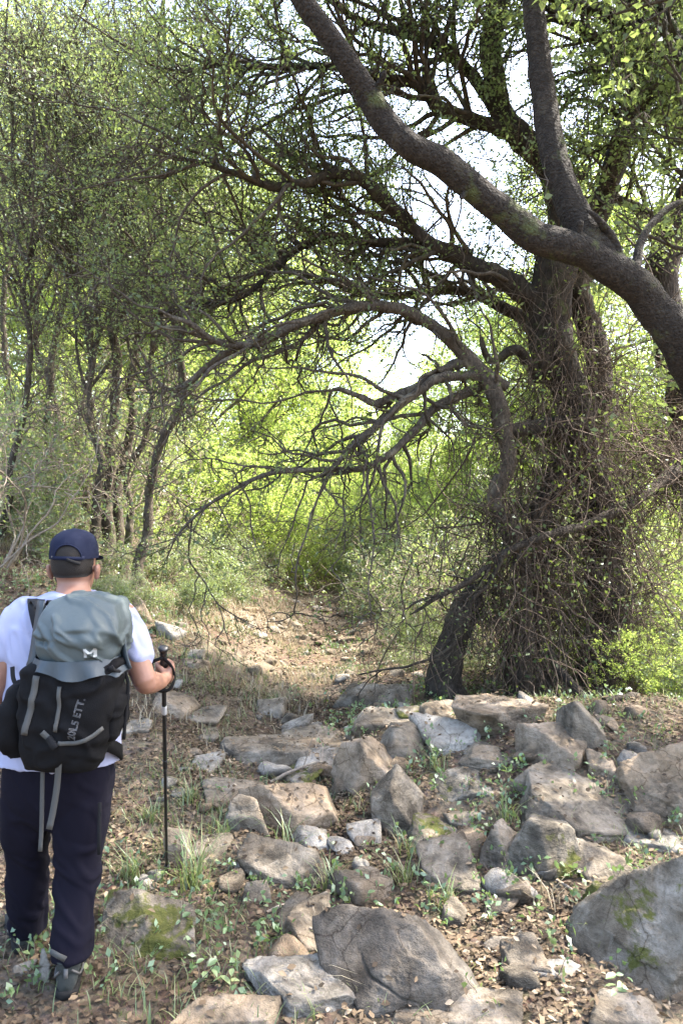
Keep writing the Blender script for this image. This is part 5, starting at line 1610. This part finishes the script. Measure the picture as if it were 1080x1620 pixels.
# T-shirt
def wr_shirt(co):
    p = co * np.array([9, 9, 4.0])
    rd = 1 - np.abs(fbm(co * np.array([11, 11, 6.0]) + np.stack([co[:, 2] * 4, co[:, 0] * 3, co[:, 0] * 0], -1), 2, 93))
    return 0.004 * fbm(p, 3, 91) + 0.008 * sstep(0.6, 1.0, rd) - 0.003
pt = [ring_loft(smooth_rings([ring(95, 1203, 93, 2.80, 0.135), ring(98, 1150, 89, 2.80, 0.128), ring(103, 1080, 91, 2.82, 0.125), ring(108, 1010, 96, 2.83, 0.128), ring(112, 972, 92, 2.835, 0.115), ring(114, 953, 70, 2.845, 0.095), ring(116, 942, 46, 2.855, 0.080), ring(117, 937, 33, 2.86, 0.074)], 30), 36, 2.5)]
pt.append(capsule_loft([Q(172, 968, 2.83), Q(192, 980, 2.82), Q(210, 1012, 2.80), Q(220, 1044, 2.785)], [0.068, 0.069, 0.063, 0.058], 20, 16))
pt.append(capsule_loft([Q(52, 968, 2.83), Q(33, 980, 2.82), Q(16, 1012, 2.80), Q(4, 1040, 2.785)], [0.068, 0.069, 0.063, 0.058], 20, 16))
shirt = fuse('shirt', pt, 0.0075, M['shirt'], hiker, 4, wr_shirt)

# trousers
def wr_tr(co):
    f = fbm(co * np.array([10, 10, 5.0]), 3, 12)
    q_ = co * np.array([7, 7, 9.0]) + np.stack([co[:, 2] * 5, co[:, 0] * 3, co[:, 0] * 5], -1)
    rd = 1 - np.abs(fbm(q_, 2, 14))
    kn = np.exp(-((co[:, 2] - 0.42) / 0.16) ** 2) + np.exp(-((co[:, 2] - 0.12) / 0.09) ** 2) + 0.4
    return 0.004 * f + 0.008 * kn * sstep(0.62, 1.0, rd) - 0.009
hp = [ring_loft(smooth_rings([ring(94, 1185, 84, 2.80, 0.125), ring(93, 1215, 88, 2.80, 0.13), ring(92, 1255, 86, 2.81, 0.130), ring(91, 1285, 66, 2.81, 0.105), ring(90, 1305, 40, 2.81, 0.07)], 12), 32, 2.5)]
hp.append(ring_loft(smooth_rings([ring(130, 1235, 49, 2.81, 0.118), ring(131, 1300, 44, 2.805, 0.11), ring(127, 1350, 38, 2.80, 0.090), ring(122, 1400, 34, 2.775, 0.082), ring(116, 1450, 32, 2.735, 0.080), ring(113, 1498, 33, 2.70, 0.082), ring(111, 1512, 31, 2.70, 0.080)], 26), 30, 2.4))
hp.append(ring_loft(smooth_rings([ring(50, 1235, 46, 2.81, 0.118), ring(45, 1300, 38, 2.84, 0.105), ring(43, 1350, 32, 2.88, 0.088), ring(44, 1400, 32, 2.92, 0.083), ring(44, 1450, 29, 2.965, 0.08), ring(44, 1474, 28, 2.985, 0.078)], 26), 30, 2.4))
trous = fuse('trousers', hp, 0.0075, M['trousers'], hiker, 4, wr_tr)
# thigh pocket flap and hem tab
def slab_strip(P, wdir, width, thick, name, mat, parent):
    """Flat webbing along points: wdir is the width direction."""
    P = np.asarray(P, float)
    n = len(P)
    T = nrm(np.gradient(P, axis=0))
    W = np.broadcast_to(np.asarray(wdir, float), (n, 3))
    W = nrm(W - (W * T).sum(1, keepdims=True) * T)
    Nn = np.cross(T, W)
    h, t = width / 2, thick / 2
    V = np.stack([P + W * h + Nn * t, P - W * h + Nn * t, P - W * h - Nn * t, P + W * h - Nn * t], 1).reshape(-1, 3)
    q = []
    for i in range(n - 1):
        for j in range(4):
            k = (j + 1) % 4
            q.append([i * 4 + j, i * 4 + k, (i + 1) * 4 + k, (i + 1) * 4 + j])
    q.append([3, 2, 1, 0]); e = (n - 1) * 4; q.append([e, e + 1, e + 2, e + 3])
    return mk(name, V, np.array(q), mat, parent, False)
slab_strip([Q(80, 1505, 2.605), Q(92, 1512, 2.598), Q(104, 1518, 2.605)], Z3, 0.020, 0.003, 'hem_tab', M['web_grey'], hiker)
slab_strip([Q(158, 1270, 2.705), Q(157, 1330, 2.70), Q(157, 1352, 2.70)], X3, 0.012, 0.004, 'pocket_pull', M['web_black'], hiker)

# shoes
def shoe(heel, yaw, pitch, nm='shoe'):
    L_ = 0.285
    c, s = math.cos(yaw), math.sin(yaw)
    Rm = Matrix.Rotation(yaw, 3, 'Z') @ Matrix.Rotation(pitch, 3, 'X')
    Rn = np.array(Rm)
    def tw(V): return np.asarray(V) @ Rn.T + heel
    rr = []
    for t, w_, h_ in ((-0.008, 0.022, 0.035), (0.004, 0.034, 0.048), (0.03, 0.039, 0.052), (0.08, 0.040, 0.050), (0.14, 0.044, 0.044), (0.20, 0.050, 0.034), (0.25, 0.046, 0.026), (0.278, 0.030, 0.020), (0.288, 0.012, 0.012)):
        rr.append((np.array([0, t, 0.018 + h_]), X3 * w_, Z3 * h_))
    V, a, b = ring_loft(smooth_rings(rr, 26), 24, 2.5)
    up = Geo().add(tw(V), a, b).build(nm, M['shoe'], hiker)
    rr = []
    for t, w_ in ((-0.014, 0.018), (0.0, 0.037), (0.04, 0.043), (0.10, 0.042), (0.18, 0.051), (0.24, 0.051), (0.28, 0.034), (0.296, 0.012)):
        rr.append((np.array([0, t, 0.014]), X3 * w_, Z3 * 0.015))
    V, a, b = ring_loft(smooth_rings(rr, 22), 20, 4.0)
    Geo().add(tw(V), a, b).build('sole', M['sole'], up)
    V, a, b = ring_loft(smooth_rings([(np.array([0, 0.045, 0.085]), X3 * 0.038, Y3 * 0.055), (np.array([0, 0.040, 0.115]), X3 * 0.040, Y3 * 0.052), (np.array([0, 0.038, 0.130]), X3 * 0.042, Y3 * 0.054)], 8), 22, 2.2)
    Geo().add(tw(V), a, b).build('collar', M['shoe'], up)
    for sx in (-1, 1):
        P = tw([[sx * 0.020, -0.014, 0.105], [sx * 0.036, 0.0, 0.085], [sx * 0.043, 0.05, 0.055], [sx * 0.047, 0.12, 0.045]])
        V, Fq = tubes(catmull(P, 12), np.full(12, 0.0045), 6)
        mk('trim', V, Fq, M['shoe_trim'], up)
    slab_strip(tw([[0.0, -0.016, 0.078], [0.0, -0.014, 0.094], [0.0, -0.010, 0.110]]), Rn @ X3, 0.014, 0.004, 'heel_loop', M['shoe_trim'], up)
hz = float(height(Q(106, 1575, 2.64)[0], 2.64))
shoe(np.array([Q(106, 1575, 2.64)[0], 2.635, hz + 0.004]), math.radians(14), 0.0)
hx = Q(40, 1500, 2.93)[0]
shoe(np.array([hx, 2.925, float(height(hx, 2.925)) + 0.006]), math.radians(30), math.radians(-3))

# cap with an arched opening at the back and a strap
def cap_wr(O):
    d = nrm(O - (hc + np.array([0, 0, 0.0])))
    return d * (0.0022 * fbm(O * 38, 2, 3))[..., None]
cr = [(hc + [0, 0.0, t], X3 * w_, Y3 * d_) for t, w_, d_ in ((0.008, 0.088, 0.113), (0.035, 0.0885, 0.113), (0.062, 0.085, 0.108), (0.086, 0.076, 0.097), (0.104, 0.061, 0.079), (0.116, 0.041, 0.055), (0.122, 0.018, 0.026), (0.1235, 0.002, 0.003))]
crs = smooth_rings(cr, 18)
seg = 73
a_ = np.radians(np.linspace(-90, 270, seg))
O = []
for c, u, v in crs:
    c, u, v = map(np.asarray, (c, u, v))
    O.append(c + np.cos(a_)[:, None] * u + np.sin(a_)[:, None] * v)
O = np.array(O); O = O + cap_wr(O)
O[:, -1] = O[:, 0]
I_ = hc + (O - hc) * 0.965
idx = np.arange(len(crs) * seg).reshape(len(crs), seg)
q = []
cenx = 0.010
for i in range(len(crs) - 1):
    for j in range(seg - 1):
        mid = (O[i, j] + O[i + 1, j + 1]) / 2 - hc
        if mid[1] < 0 and ((mid[0] - cenx) / 0.047) ** 2 + ((mid[2] - 0.018) / 0.048) ** 2 < 1 and mid[2] > 0.005:
            continue
        q.append([idx[i, j], idx[i, j + 1], idx[i + 1, j + 1], idx[i + 1, j]])
q = np.array(q)
m_ = idx.size
Vc = np.concatenate([O.reshape(-1, 3), I_.reshape(-1, 3)])
cap_o = mk('cap', Vc, np.concatenate([q, q[:, ::-1] + m_]), M['cap'], hiker)
cap_o['label'] = 'navy blue cap with arched opening at the back'
# piping round the arch
t_ = np.radians(np.linspace(0, 180, 24))
arch = []
for t in t_:
    x_, z_ = cenx + 0.048 * math.cos(t), 0.016 + 0.049 * math.sin(t)
    k_ = np.interp(z_, [0.008, 0.035, 0.062, 0.086], [0.113, 0.113, 0.108, 0.097]); kx = np.interp(z_, [0.008, 0.035, 0.062, 0.086], [0.088, 0.0885, 0.085, 0.076])
    arch.append(hc + [x_, -k_ * math.sqrt(max(0, 1 - (x_ / kx) ** 2)) - 0.001, z_])
V, Fq = tubes(np.array(arch), np.full(24, 0.0032), 6)
mk('arch_piping', V, Fq, M['cap'], cap_o)
strap = [hc + [x_, -0.113 * math.sqrt(1 - (x_ / 0.088) ** 2) - 0.002, 0.014 - 0.05 * max(0, x_ - 0.0) * (x_ < 0.06)] for x_ in np.linspace(-0.05, 0.066, 14)]
slab_strip(strap, Z3, 0.014, 0.003, 'strap', M['cap'], cap_o)
tail = [hc + [x_, -0.113 * math.sqrt(1 - (x_ / 0.088) ** 2) - 0.006, 0.010 - 0.42 * (x_ - 0.012)] for x_ in np.linspace(0.012, 0.056, 8)]
slab_strip(tail, Z3, 0.013, 0.003, 'strap_end', M['web_black'], cap_o)
V, a, b = ring_loft([(hc + [-0.050, -0.0945, 0.018], X3 * 0.0045, Z3 * 0.0045), (hc + [-0.050, -0.0985, 0.018], X3 * 0.003, Z3 * 0.003)], 10, 2)
Geo().add(V, a, b).build('rivet', M['shoe_trim'], cap_o)
br = []
for t, w_ in ((0.0, 0.078), (0.03, 0.074), (0.055, 0.06), (0.07, 0.035)):
    br.append((hc + [0, 0.098 + t, 0.010 - t * 0.30], X3 * w_, Z3 * 0.003))
V, a, b = ring_loft(br, 20, 2.2)
Geo().add(V, a, b).build('brim', M['cap'], cap_o)
# dark cloth at the left of the face
V, a, b = ring_loft(smooth_rings([(hc + [-0.072, 0.030, -0.045], X3 * 0.008, Y3 * 0.010), (hc + [-0.078, 0.036, -0.065], X3 * 0.012, Y3 * 0.018), (hc + [-0.076, 0.042, -0.085], X3 * 0.012, Y3 * 0.018), (hc + [-0.070, 0.044, -0.100], X3 * 0.007, Y3 * 0.010)], 10), 14, 2.2)
Geo().add(V, a, b).build('face_cloth', M['pole_black'], hiker)

# ------------------------------------------------------------------ backpack
pack = thing('backpack', 'roll-top backpack, grey-green above and black below, worn by the hiker', 'backpack', tuple(Q(110, 1205, 2.58)))
PD = 2.475                                      # distance of the outer face
def PQ(px, py, d=0.0):
    return Q(px, py, PD + d)
# main black bag
def mb(px, py, hw, front, back):
    D_ = (front + back) / 2
    return (Q(px, py, D_), X3 * hw / F * D_, Y3 * (back - front) / 2)
def wr_pack(co):
    return 0.009 * sstep(0.6, 1, 1 - np.abs(fbm(co * np.array([9, 9, 12.0]), 2, 19))) + 0.006 * fbm(co * np.array([8, 8, 11.0]), 3, 17) + 0.003 * np.sin(co[:, 2] * 70 + co[:, 0] * 30 + 4 * vnoise(co * 8, 2))
bag = fuse('main_bag', [ring_loft(smooth_rings([mb(100, 1212, 55, 2.53, 2.66), mb(102, 1195, 62, 2.495, 2.68), mb(108, 1150, 71, 2.475, 2.69), mb(113, 1100, 76, 2.475, 2.69), mb(119, 1062, 75, 2.485, 2.69), mb(122, 1045, 70, 2.50, 2.68)], 24), 34, 3.0)], 0.007, M['pack_black'], pack, 4, wr_pack)
# side pockets
for sx, pts in ((-1, [mb(32, 1194, 14, 2.56, 2.66), mb(22, 1162, 23, 2.53, 2.67), mb(25, 1115, 22, 2.53, 2.67), mb(38, 1078, 12, 2.56, 2.66)]), (1, [mb(178, 1165, 9, 2.56, 2.66), mb(182, 1140, 14, 2.54, 2.67), mb(184, 1105, 14, 2.54, 2.67), mb(182, 1078, 9, 2.56, 2.66)])):
    fuse('side_pocket', [ring_loft(smooth_rings(pts, 14), 24, 2.6)], 0.007, M['pack_black'], pack, 3, wr_pack)
# grey roll-top: faceted soft bag
def rolltop():
    V, Fc = ICO[6]
    k = 2.44 / F
    poly = [(60, 972), (72, 946), (100, 939), (150, 939), (186, 953), (200, 980), (202, 1012), (194, 1038), (176, 1056), (80, 1058), (60, 1040), (57, 1008)]
    cxp, cyp = 129.0, 1000.0
    pl = []
    for i in range(len(poly)):
        (x0, y0), (x1, y1) = poly[i], poly[(i + 1) % len(poly)]
        p0 = np.array([(x0 - cxp) * k, -(y0 - cyp) * k]); p1 = np.array([(x1 - cxp) * k, -(y1 - cyp) * k])
        t = p1 - p0
        n_ = np.array([-t[1], t[0]]); n_ = n_ / np.linalg.norm(n_)
        h = n_ @ p0
        if h < 0: n_, h = -n_, -h
        pl.append((n_[0], -0.02, n_[1], h * 0.97))
    fr = 0.115
    pl += [(0, 1, 0, 0.115), (-0.03, -0.74, 0.67, 0.104), (0.06, -0.97, -0.2, fr), (-0.55, -0.80, 0.22, 0.118), (0.52, -0.80, 0.30, 0.124), (-0.30, -0.70, 0.64, 0.118), (0.33, -0.72, 0.60, 0.116), (-0.5, -0.8, -0.32, 0.128), (0.55, -0.76, -0.35, 0.13)]
    acc = 0
    for x_, y_, z_, h in pl:
        n_ = np.array([x_, y_, z_]); n_ = n_ / np.linalg.norm(n_)
        acc = acc + (np.maximum(V @ n_, 0) / h) ** 55
    X = V * (acc ** (-1 / 55.0))[:, None]
    nn = nrm(X)
    rid = 1 - np.abs(fbm(X * np.array([13, 9, 15.0]) + np.stack([X[:, 2] * 8, X[:, 0] * 0, X[:, 0] * 9], -1) + 4, 2, 55))
    X = X + nn * (0.010 * sstep(0.75, 1.0, rid) + 0.0012 * fbm(X * 45, 2, 57))[:, None]
    for fx, fz, amp, sx_, sz_ in ((-0.100, -0.022, 0.026, 0.030, 0.010), (0.125, -0.03, 0.022, 0.016, 0.028), (0.02, 0.012, 0.010, 0.05, 0.012), (0.145, -0.05, 0.015, 0.012, 0.02)):       # dents
        dd = ((X[:, 0] - fx) / sx_) ** 2 + ((X[:, 2] - fz) / sz_) ** 2
        X[:, 1] += amp * np.exp(-dd) * (X[:, 1] < 0)
    return X, Fc
X, Fc = rolltop()
tc_ = Q(129, 1000, 2.585)
X = X + tc_
X[:, 1] += 0.04 * sstep(0.02, 0.13, X[:, 2] - tc_[2])     # leans in towards the neck at the top
top = mk('roll_top', X, Fc, M['pack_grey'], pack)
# skirt of the roll-top: flared, ragged lower edge over the black bag
sk = []
nA = 40
an = np.radians(np.linspace(178, 362, nA))
rows = []
for t in np.linspace(0, 1, 8):
    py = 1036 + 20 * t
    hw = 66 + 14 * t
    px = 125 + 2 * t
    D_ = 2.60
    fl_ = 0.128 + 0.012 * t
    row = Q(px, py, D_) + np.cos(an)[:, None] * X3 * hw / F * 2.55 + np.sin(an)[:, None] * Y3 * fl_
    row[:, 2] += t * (-0.016 * np.abs(np.cos(an)) ** 6 + 0.012 * vnoise(np.stack([np.arange(nA) * 0.25, np.zeros(nA), np.zeros(nA)], -1), 5)) - 0.03 * t * np.exp(-((np.cos(an) - 0.1) / 0.3) ** 2)
    row[:, 1] += 0.010 * t * np.sin(np.arange(nA) * 0.9)
    rows.append(row)
rows = np.array(rows)
idx = np.arange(rows.shape[0] * nA).reshape(-1, nA)
q = np.stack([idx[:-1, :-1], idx[:-1, 1:], idx[1:, 1:], idx[1:, :-1]], -1).reshape(-1, 4)
inn = rows + np.array([0, 0.004, 0]); mm_ = rows.shape[0] * nA
mk('skirt', np.concatenate([rows.reshape(-1, 3), inn.reshape(-1, 3)]), np.concatenate([q, q[:, ::-1] + mm_]), M['pack_blue'], pack)
# side wings of the roll-top reaching the shoulder
for pts, hw in (([Q(66, 950, 2.62), Q(58, 1000, 2.60), Q(52, 1040, 2.585), Q(47, 1056, 2.585)], 0.045), ([Q(192, 985, 2.62), Q(196, 1030, 2.60), Q(204, 1058, 2.60)], 0.035)):
    slab_strip(catmull(pts, 10), np.array([0.75, -0.65, 0]), hw, 0.006, 'side_wing', M['pack_blue'], pack)

def print_text(txt, cen, size, up, right, mat, name, outline=False, parent=None, width=1.0):
    cu = bpy.data.curves.new(name, 'FONT')
    cu.body = txt; cu.size = 1.0; cu.align_x = 'CENTER'; cu.align_y = 'CENTER'
    if outline:
        cu.fill_mode = 'NONE'; cu.bevel_depth = 0.035; cu.bevel_resolution = 0; cu.resolution_u = 3
    else:
        cu.offset = 0.035
    o = bpy.data.objects.new(name, cu); COL.objects.link(o)
    dg = bpy.context.evaluated_depsgraph_get()
    me = bpy.data.meshes.new_from_object(o.evaluated_get(dg))
    bpy.data.objects.remove(o)
    if not outline:
        bm = bmesh.new(); bm.from_mesh(me)
        bmesh.ops.triangulate(bm, faces=bm.faces)
        for _ in range(3):
            bmesh.ops.subdivide_edges(bm, edges=bm.edges, cuts=1, use_grid_fill=True)
        bm.to_mesh(me); bm.free()
    k = len(me.vertices); co = np.empty(k * 3, np.float32); me.vertices.foreach_get('co', co); co = co.reshape(-1, 3)
    nrml = np.cross(right, up)
    W_ = np.asarray(cen) + size * (co[:, :1] * right * width + co[:, 1:2] * up + co[:, 2:] * nrml * 0.6)
    return W_, me, co
def on_pack(W_, me, name, mat, objs, lift=0.0015):
    """Lay the print on the fabric underneath by casting along the view depth."""
    dg = bpy.context.evaluated_depsgraph_get()
    vs = []
    for o in objs:
        mw = o.matrix_world
        vs.append(o)
    out = W_.copy()
    trees = []
    for o in objs:
        me_ = o.data
        trees.append(BVHTree.FromPolygons([v.co[:] for v in me_.vertices], [p.vertices[:] for p in me_.polygons]))
    for i, w_ in enumerate(W_):
        best = None
        for t_ in trees:
            h = t_.ray_cast(Vector((w_[0], 2.2, w_[2])), Vector((0, 1, 0)))
            if h[0] is not None and (best is None or h[0].y < best):
                best = h[0].y
        if best is not None:
            out[i, 1] = best - lift + (w_[1] - 0) * 0
    me.vertices.foreach_set('co', out.astype(np.float32).ravel())
    me.materials.clear(); me.materials.append(mat); me.update()
    o = bpy.data.objects.new(name, me); COL.objects.link(o); attach(o, pack)
    return o
rt_ = X3; up_ = Z3
def cast_top(V, lift=0.002):
    bt = BVHTree.FromPolygons([v.co[:] for v in top.data.vertices], [p.vertices[:] for p in top.data.polygons])
    for i in range(len(V)):
        h = bt.ray_cast(Vector((V[i, 0], 2.2, V[i, 2])), Vector((0, 1, 0)))
        if h[0] is not None:
            V[i, 1] = h[0].y - lift
    return V
gm = Geo()
ks = 2.46 / F
def emb(u, v):
    return np.array([Q(139, 1035, 2.46)[0] + (u - 0.5) * 18 * ks + (v - 0.5) * 1.5 * ks, 2.46, Q(139, 1035, 2.46)[2] + (v - 0.5) * 15 * ks])
for (u0, v0, u1, v1) in ((0.12, 0.0, 0.12, 1.0), (0.88, 0.0, 0.88, 1.0), (0.12, 0.92, 0.5, 0.42), (0.5, 0.42, 0.88, 0.92)):
    n_ = 8
    rows_ = []
    for t in np.linspace(0, 1, n_):
        u, v = u0 + (u1 - u0) * t, v0 + (v1 - v0) * t
        rows_ += [emb(u - 0.12, v), emb(u, v), emb(u + 0.12, v)]
    ix = np.arange(n_ * 3).reshape(n_, 3)
    gm.add(cast_top(np.array(rows_), 0.002 + 0.0004 * (u0 != u1)), np.stack([ix[:-1, :-1], ix[:-1, 1:], ix[1:, 1:], ix[1:, :-1]], -1).reshape(-1, 4))
gm.build('emblem', M['print'], pack, False)
slab = slab_strip([Q(130, 1045.5, 2.46), Q(137, 1045.3, 2.46), Q(145, 1045, 2.46)], Z3, 0.003, 0.002, 'emblem_line', M['print_dim'], pack)
o_ = slab; vv = np.array([v.co[:] for v in o_.data.vertices])
bt = BVHTree.FromPolygons([v.co[:] for v in top.data.vertices], [p.vertices[:] for p in top.data.polygons])
for i, v in enumerate(o_.data.vertices):
    h = bt.ray_cast(Vector((v.co.x, 2.2, v.co.z)), Vector((0, 1, 0)))
    if h[0] is not None:
        v.co.y = h[0].y - 0.0015
d_up = nrm(np.array([-0.97, 0, 0.24])); d_rt = nrm(np.array([0.24, 0, 0.97]))
W_, me, co = print_text('20L5 ETT.', Q(119, 1140, 2.46), 0.034, d_up, d_rt, M['print_dim'], 'lettering', True, width=1.0)
on_pack(W_, me, 'lettering', M['print_dim'], [bag], 0.002)

def drape(pts, width, mat, name, wd=X3, lift=0.004, thick=0.003, n=14):
    """Webbing that lies on the bag."""
    P = catmull(np.array([Q(a, b, 2.46) for a, b in pts]), n)
    trees = [BVHTree.FromPolygons([v.co[:] for v in o.data.vertices], [p.vertices[:] for p in o.data.polygons]) for o in (bag, top)]
    for i in range(n):
        best = None
        for t_ in trees:
            h = t_.ray_cast(Vector((P[i, 0], 2.2, P[i, 2])), Vector((0, 1, 0)))
            if h[0] is not None and (best is None or h[0].y < best):
                best = h[0].y
        P[i, 1] = (best - lift) if best is not None else 2.53
    return slab_strip(P, wd, width, thick, name, mat, pack)
drape([(53, 1072), (47, 1110), (38, 1150), (34, 1166)], 0.022, M['web_grey'], 'compression_strap')
drape([(92, 1088), (91, 1120), (87, 1150), (85, 1160)], 0.013, M['web_grey'], 'compression_strap')
drape([(156, 1158), (140, 1170), (118, 1178), (98, 1179), (90, 1177)], 0.014, M['web_grey'], 'compression_strap', Z3)
drape([(64, 1160), (74, 1170), (84, 1178)], 0.020, M['web_grey'], 'compression_strap', X3 + Z3)
drape([(74, 1168), (82, 1177), (88, 1184)], 0.022, M['web_black'], 'buckle', X3 + Z3, 0.008, 0.010, 8)
drape([(166, 1060), (172, 1068), (178, 1076)], 0.018, M['web_black'], 'buckle', X3, 0.008, 0.010, 8)
slab_strip(catmull([Q(90, 1180, 2.475), Q(93, 1200, 2.49), Q(91, 1240, 2.52), Q(84, 1285, 2.53), Q(78, 1312, 2.53)], 16), X3, 0.021, 0.003, 'strap_tail', M['web_grey'], pack)
slab_strip(catmull([Q(68, 1215, 2.55), Q(67, 1260, 2.56), Q(66, 1310, 2.57), Q(64, 1347, 2.57)], 14), X3, 0.014, 0.003, 'strap_tail', M['web_grey'], pack)
# shoulder straps over the shirt
for sx, pts in ((-1, [Q(66, 990, 2.66), Q(60, 966, 2.70), Q(58, 953, 2.76), Q(57, 950, 2.83), Q(55, 962, 2.92), Q(48, 1000, 2.975), Q(42, 1060, 2.965), Q(40, 1120, 2.92), Q(40, 1150, 2.75), Q(44, 1150, 2.67)]),
                (1, [Q(162, 992, 2.66), Q(168, 968, 2.70), Q(170, 954, 2.76), Q(171, 951, 2.83), Q(172, 962, 2.92), Q(178, 1000, 2.975), Q(182, 1060, 2.965), Q(184, 1120, 2.92), Q(184, 1140, 2.75), Q(180, 1140, 2.67)])):
    slab_strip(catmull(pts, 40), X3, 0.060, 0.014, 'shoulder_strap', M['web_black'], pack)
for px in (50, 76, 170):
    slab_strip(catmull([Q(px, 958, 2.75), Q(px + 4, 950, 2.70), Q(px + 10, 962, 2.65)], 8), X3, 0.02, 0.004, 'load_lifter', M['web_black'], pack)
slab_strip(catmull([Q(196, 1060, 2.60), Q(203, 1080, 2.60), Q(200, 1120, 2.60), Q(196, 1170, 2.60)], 12), X3, 0.012, 0.004, 'side_strap', M['web_black'], pack)
slab_strip(catmull([Q(20, 1055, 2.62), Q(22, 1075, 2.60), Q(32, 1092, 2.58)], 10), X3, 0.014, 0.005, 'side_strap', M['web_black'], pack)
# hip belt wings
for pts in ([Q(40, 1185, 2.66), Q(18, 1190, 2.70), Q(6, 1195, 2.80), Q(10, 1198, 2.92)], [Q(165, 1178, 2.66), Q(180, 1182, 2.70), Q(192, 1190, 2.80), Q(186, 1195, 2.92)]):
    slab_strip(catmull(pts, 14), Z3, 0.045, 0.012, 'hip_belt', M['pack_black'], pack)

# ------------------------------------------------------------------ trekking pole
pole = thing('trekking_pole', 'black trekking pole held in the right hand and planted behind the mossy rock', 'trekking pole', tuple(pole_tip))
Lp = float(np.linalg.norm(pole_tip - pole_top))
def bar(t0, t1, r0, r1, name, mat, n=14, sides=16):
    t = np.linspace(t0, t1, n)
    P = np.array([pole_at(k) for k in t])
    R = np.linspace(r0, r1, n)
    P = np.vstack([P[:1], P, P[-1:]]); R = np.concatenate([[0.0005], R, [0.0005]])
    P[0] -= pax * 0.0006; P[-1] += pax * 0.0006
    V, Fq = tubes(P, R, sides)
    return mk(name, V, Fq, mat, pole)
V, a, b = ring_loft(smooth_rings([(pole_at(-0.010), pu * 0.008, pv * 0.008), (pole_at(-0.006), pu * 0.019, pv * 0.019), (pole_at(0.004), pu * 0.0205, pv * 0.0205), (pole_at(0.016), pu * 0.014, pv * 0.014), (pole_at(0.022), pu * 0.012, pv * 0.012)], 12), 18, 2)
Geo().add(V, a, b).build('grip_knob', M['pole_black'], pole)
tt = np.linspace(0.018, 0.185, 26)
V, Fq = tubes(np.array([pole_at(t) for t in tt]), 0.0145 + 0.0016 * np.cos(tt * 2 * np.pi / 0.024), 16)
mk('grip', V, Fq, M['pole_black'], pole)
bar(0.18, 0.335, 0.0098, 0.0095, 'upper_shaft', M['pole_black'])
bar(0.30, 0.345, 0.0104, 0.0104, 'shaft_band', M['pole_metal'])
bar(0.338, 0.62, 0.0088, 0.0086, 'middle_shaft', M['pole_black'])
bar(0.612, 0.66, 0.0112, 0.0105, 'lock_collar', M['pole_black'])
bar(0.65, Lp - 0.05, 0.0076, 0.0072, 'lower_shaft', M['pole_black'])
bar(Lp - 0.055, Lp + 0.012, 0.0105, 0.006, 'tip', M['pole_black'])
# wrist loop
ws = catmull([pole_at(0.035) - pv * 0.015, pole_at(0.06) - pu * 0.045 - pv * 0.03, pole_at(0.12) - pu * 0.050 - pv * 0.05, pole_at(0.165) - pu * 0.010 - pv * 0.062, pole_at(0.165) + pu * 0.036 - pv * 0.05, pole_at(0.12) + pu * 0.052 - pv * 0.03, pole_at(0.07) + pu * 0.036 - pv * 0.018, pole_at(0.038) + pu * 0.004 - pv * 0.014], 40)
slab_strip(ws, pax, 0.015, 0.003, 'wrist_loop', M['web_black'], pole)
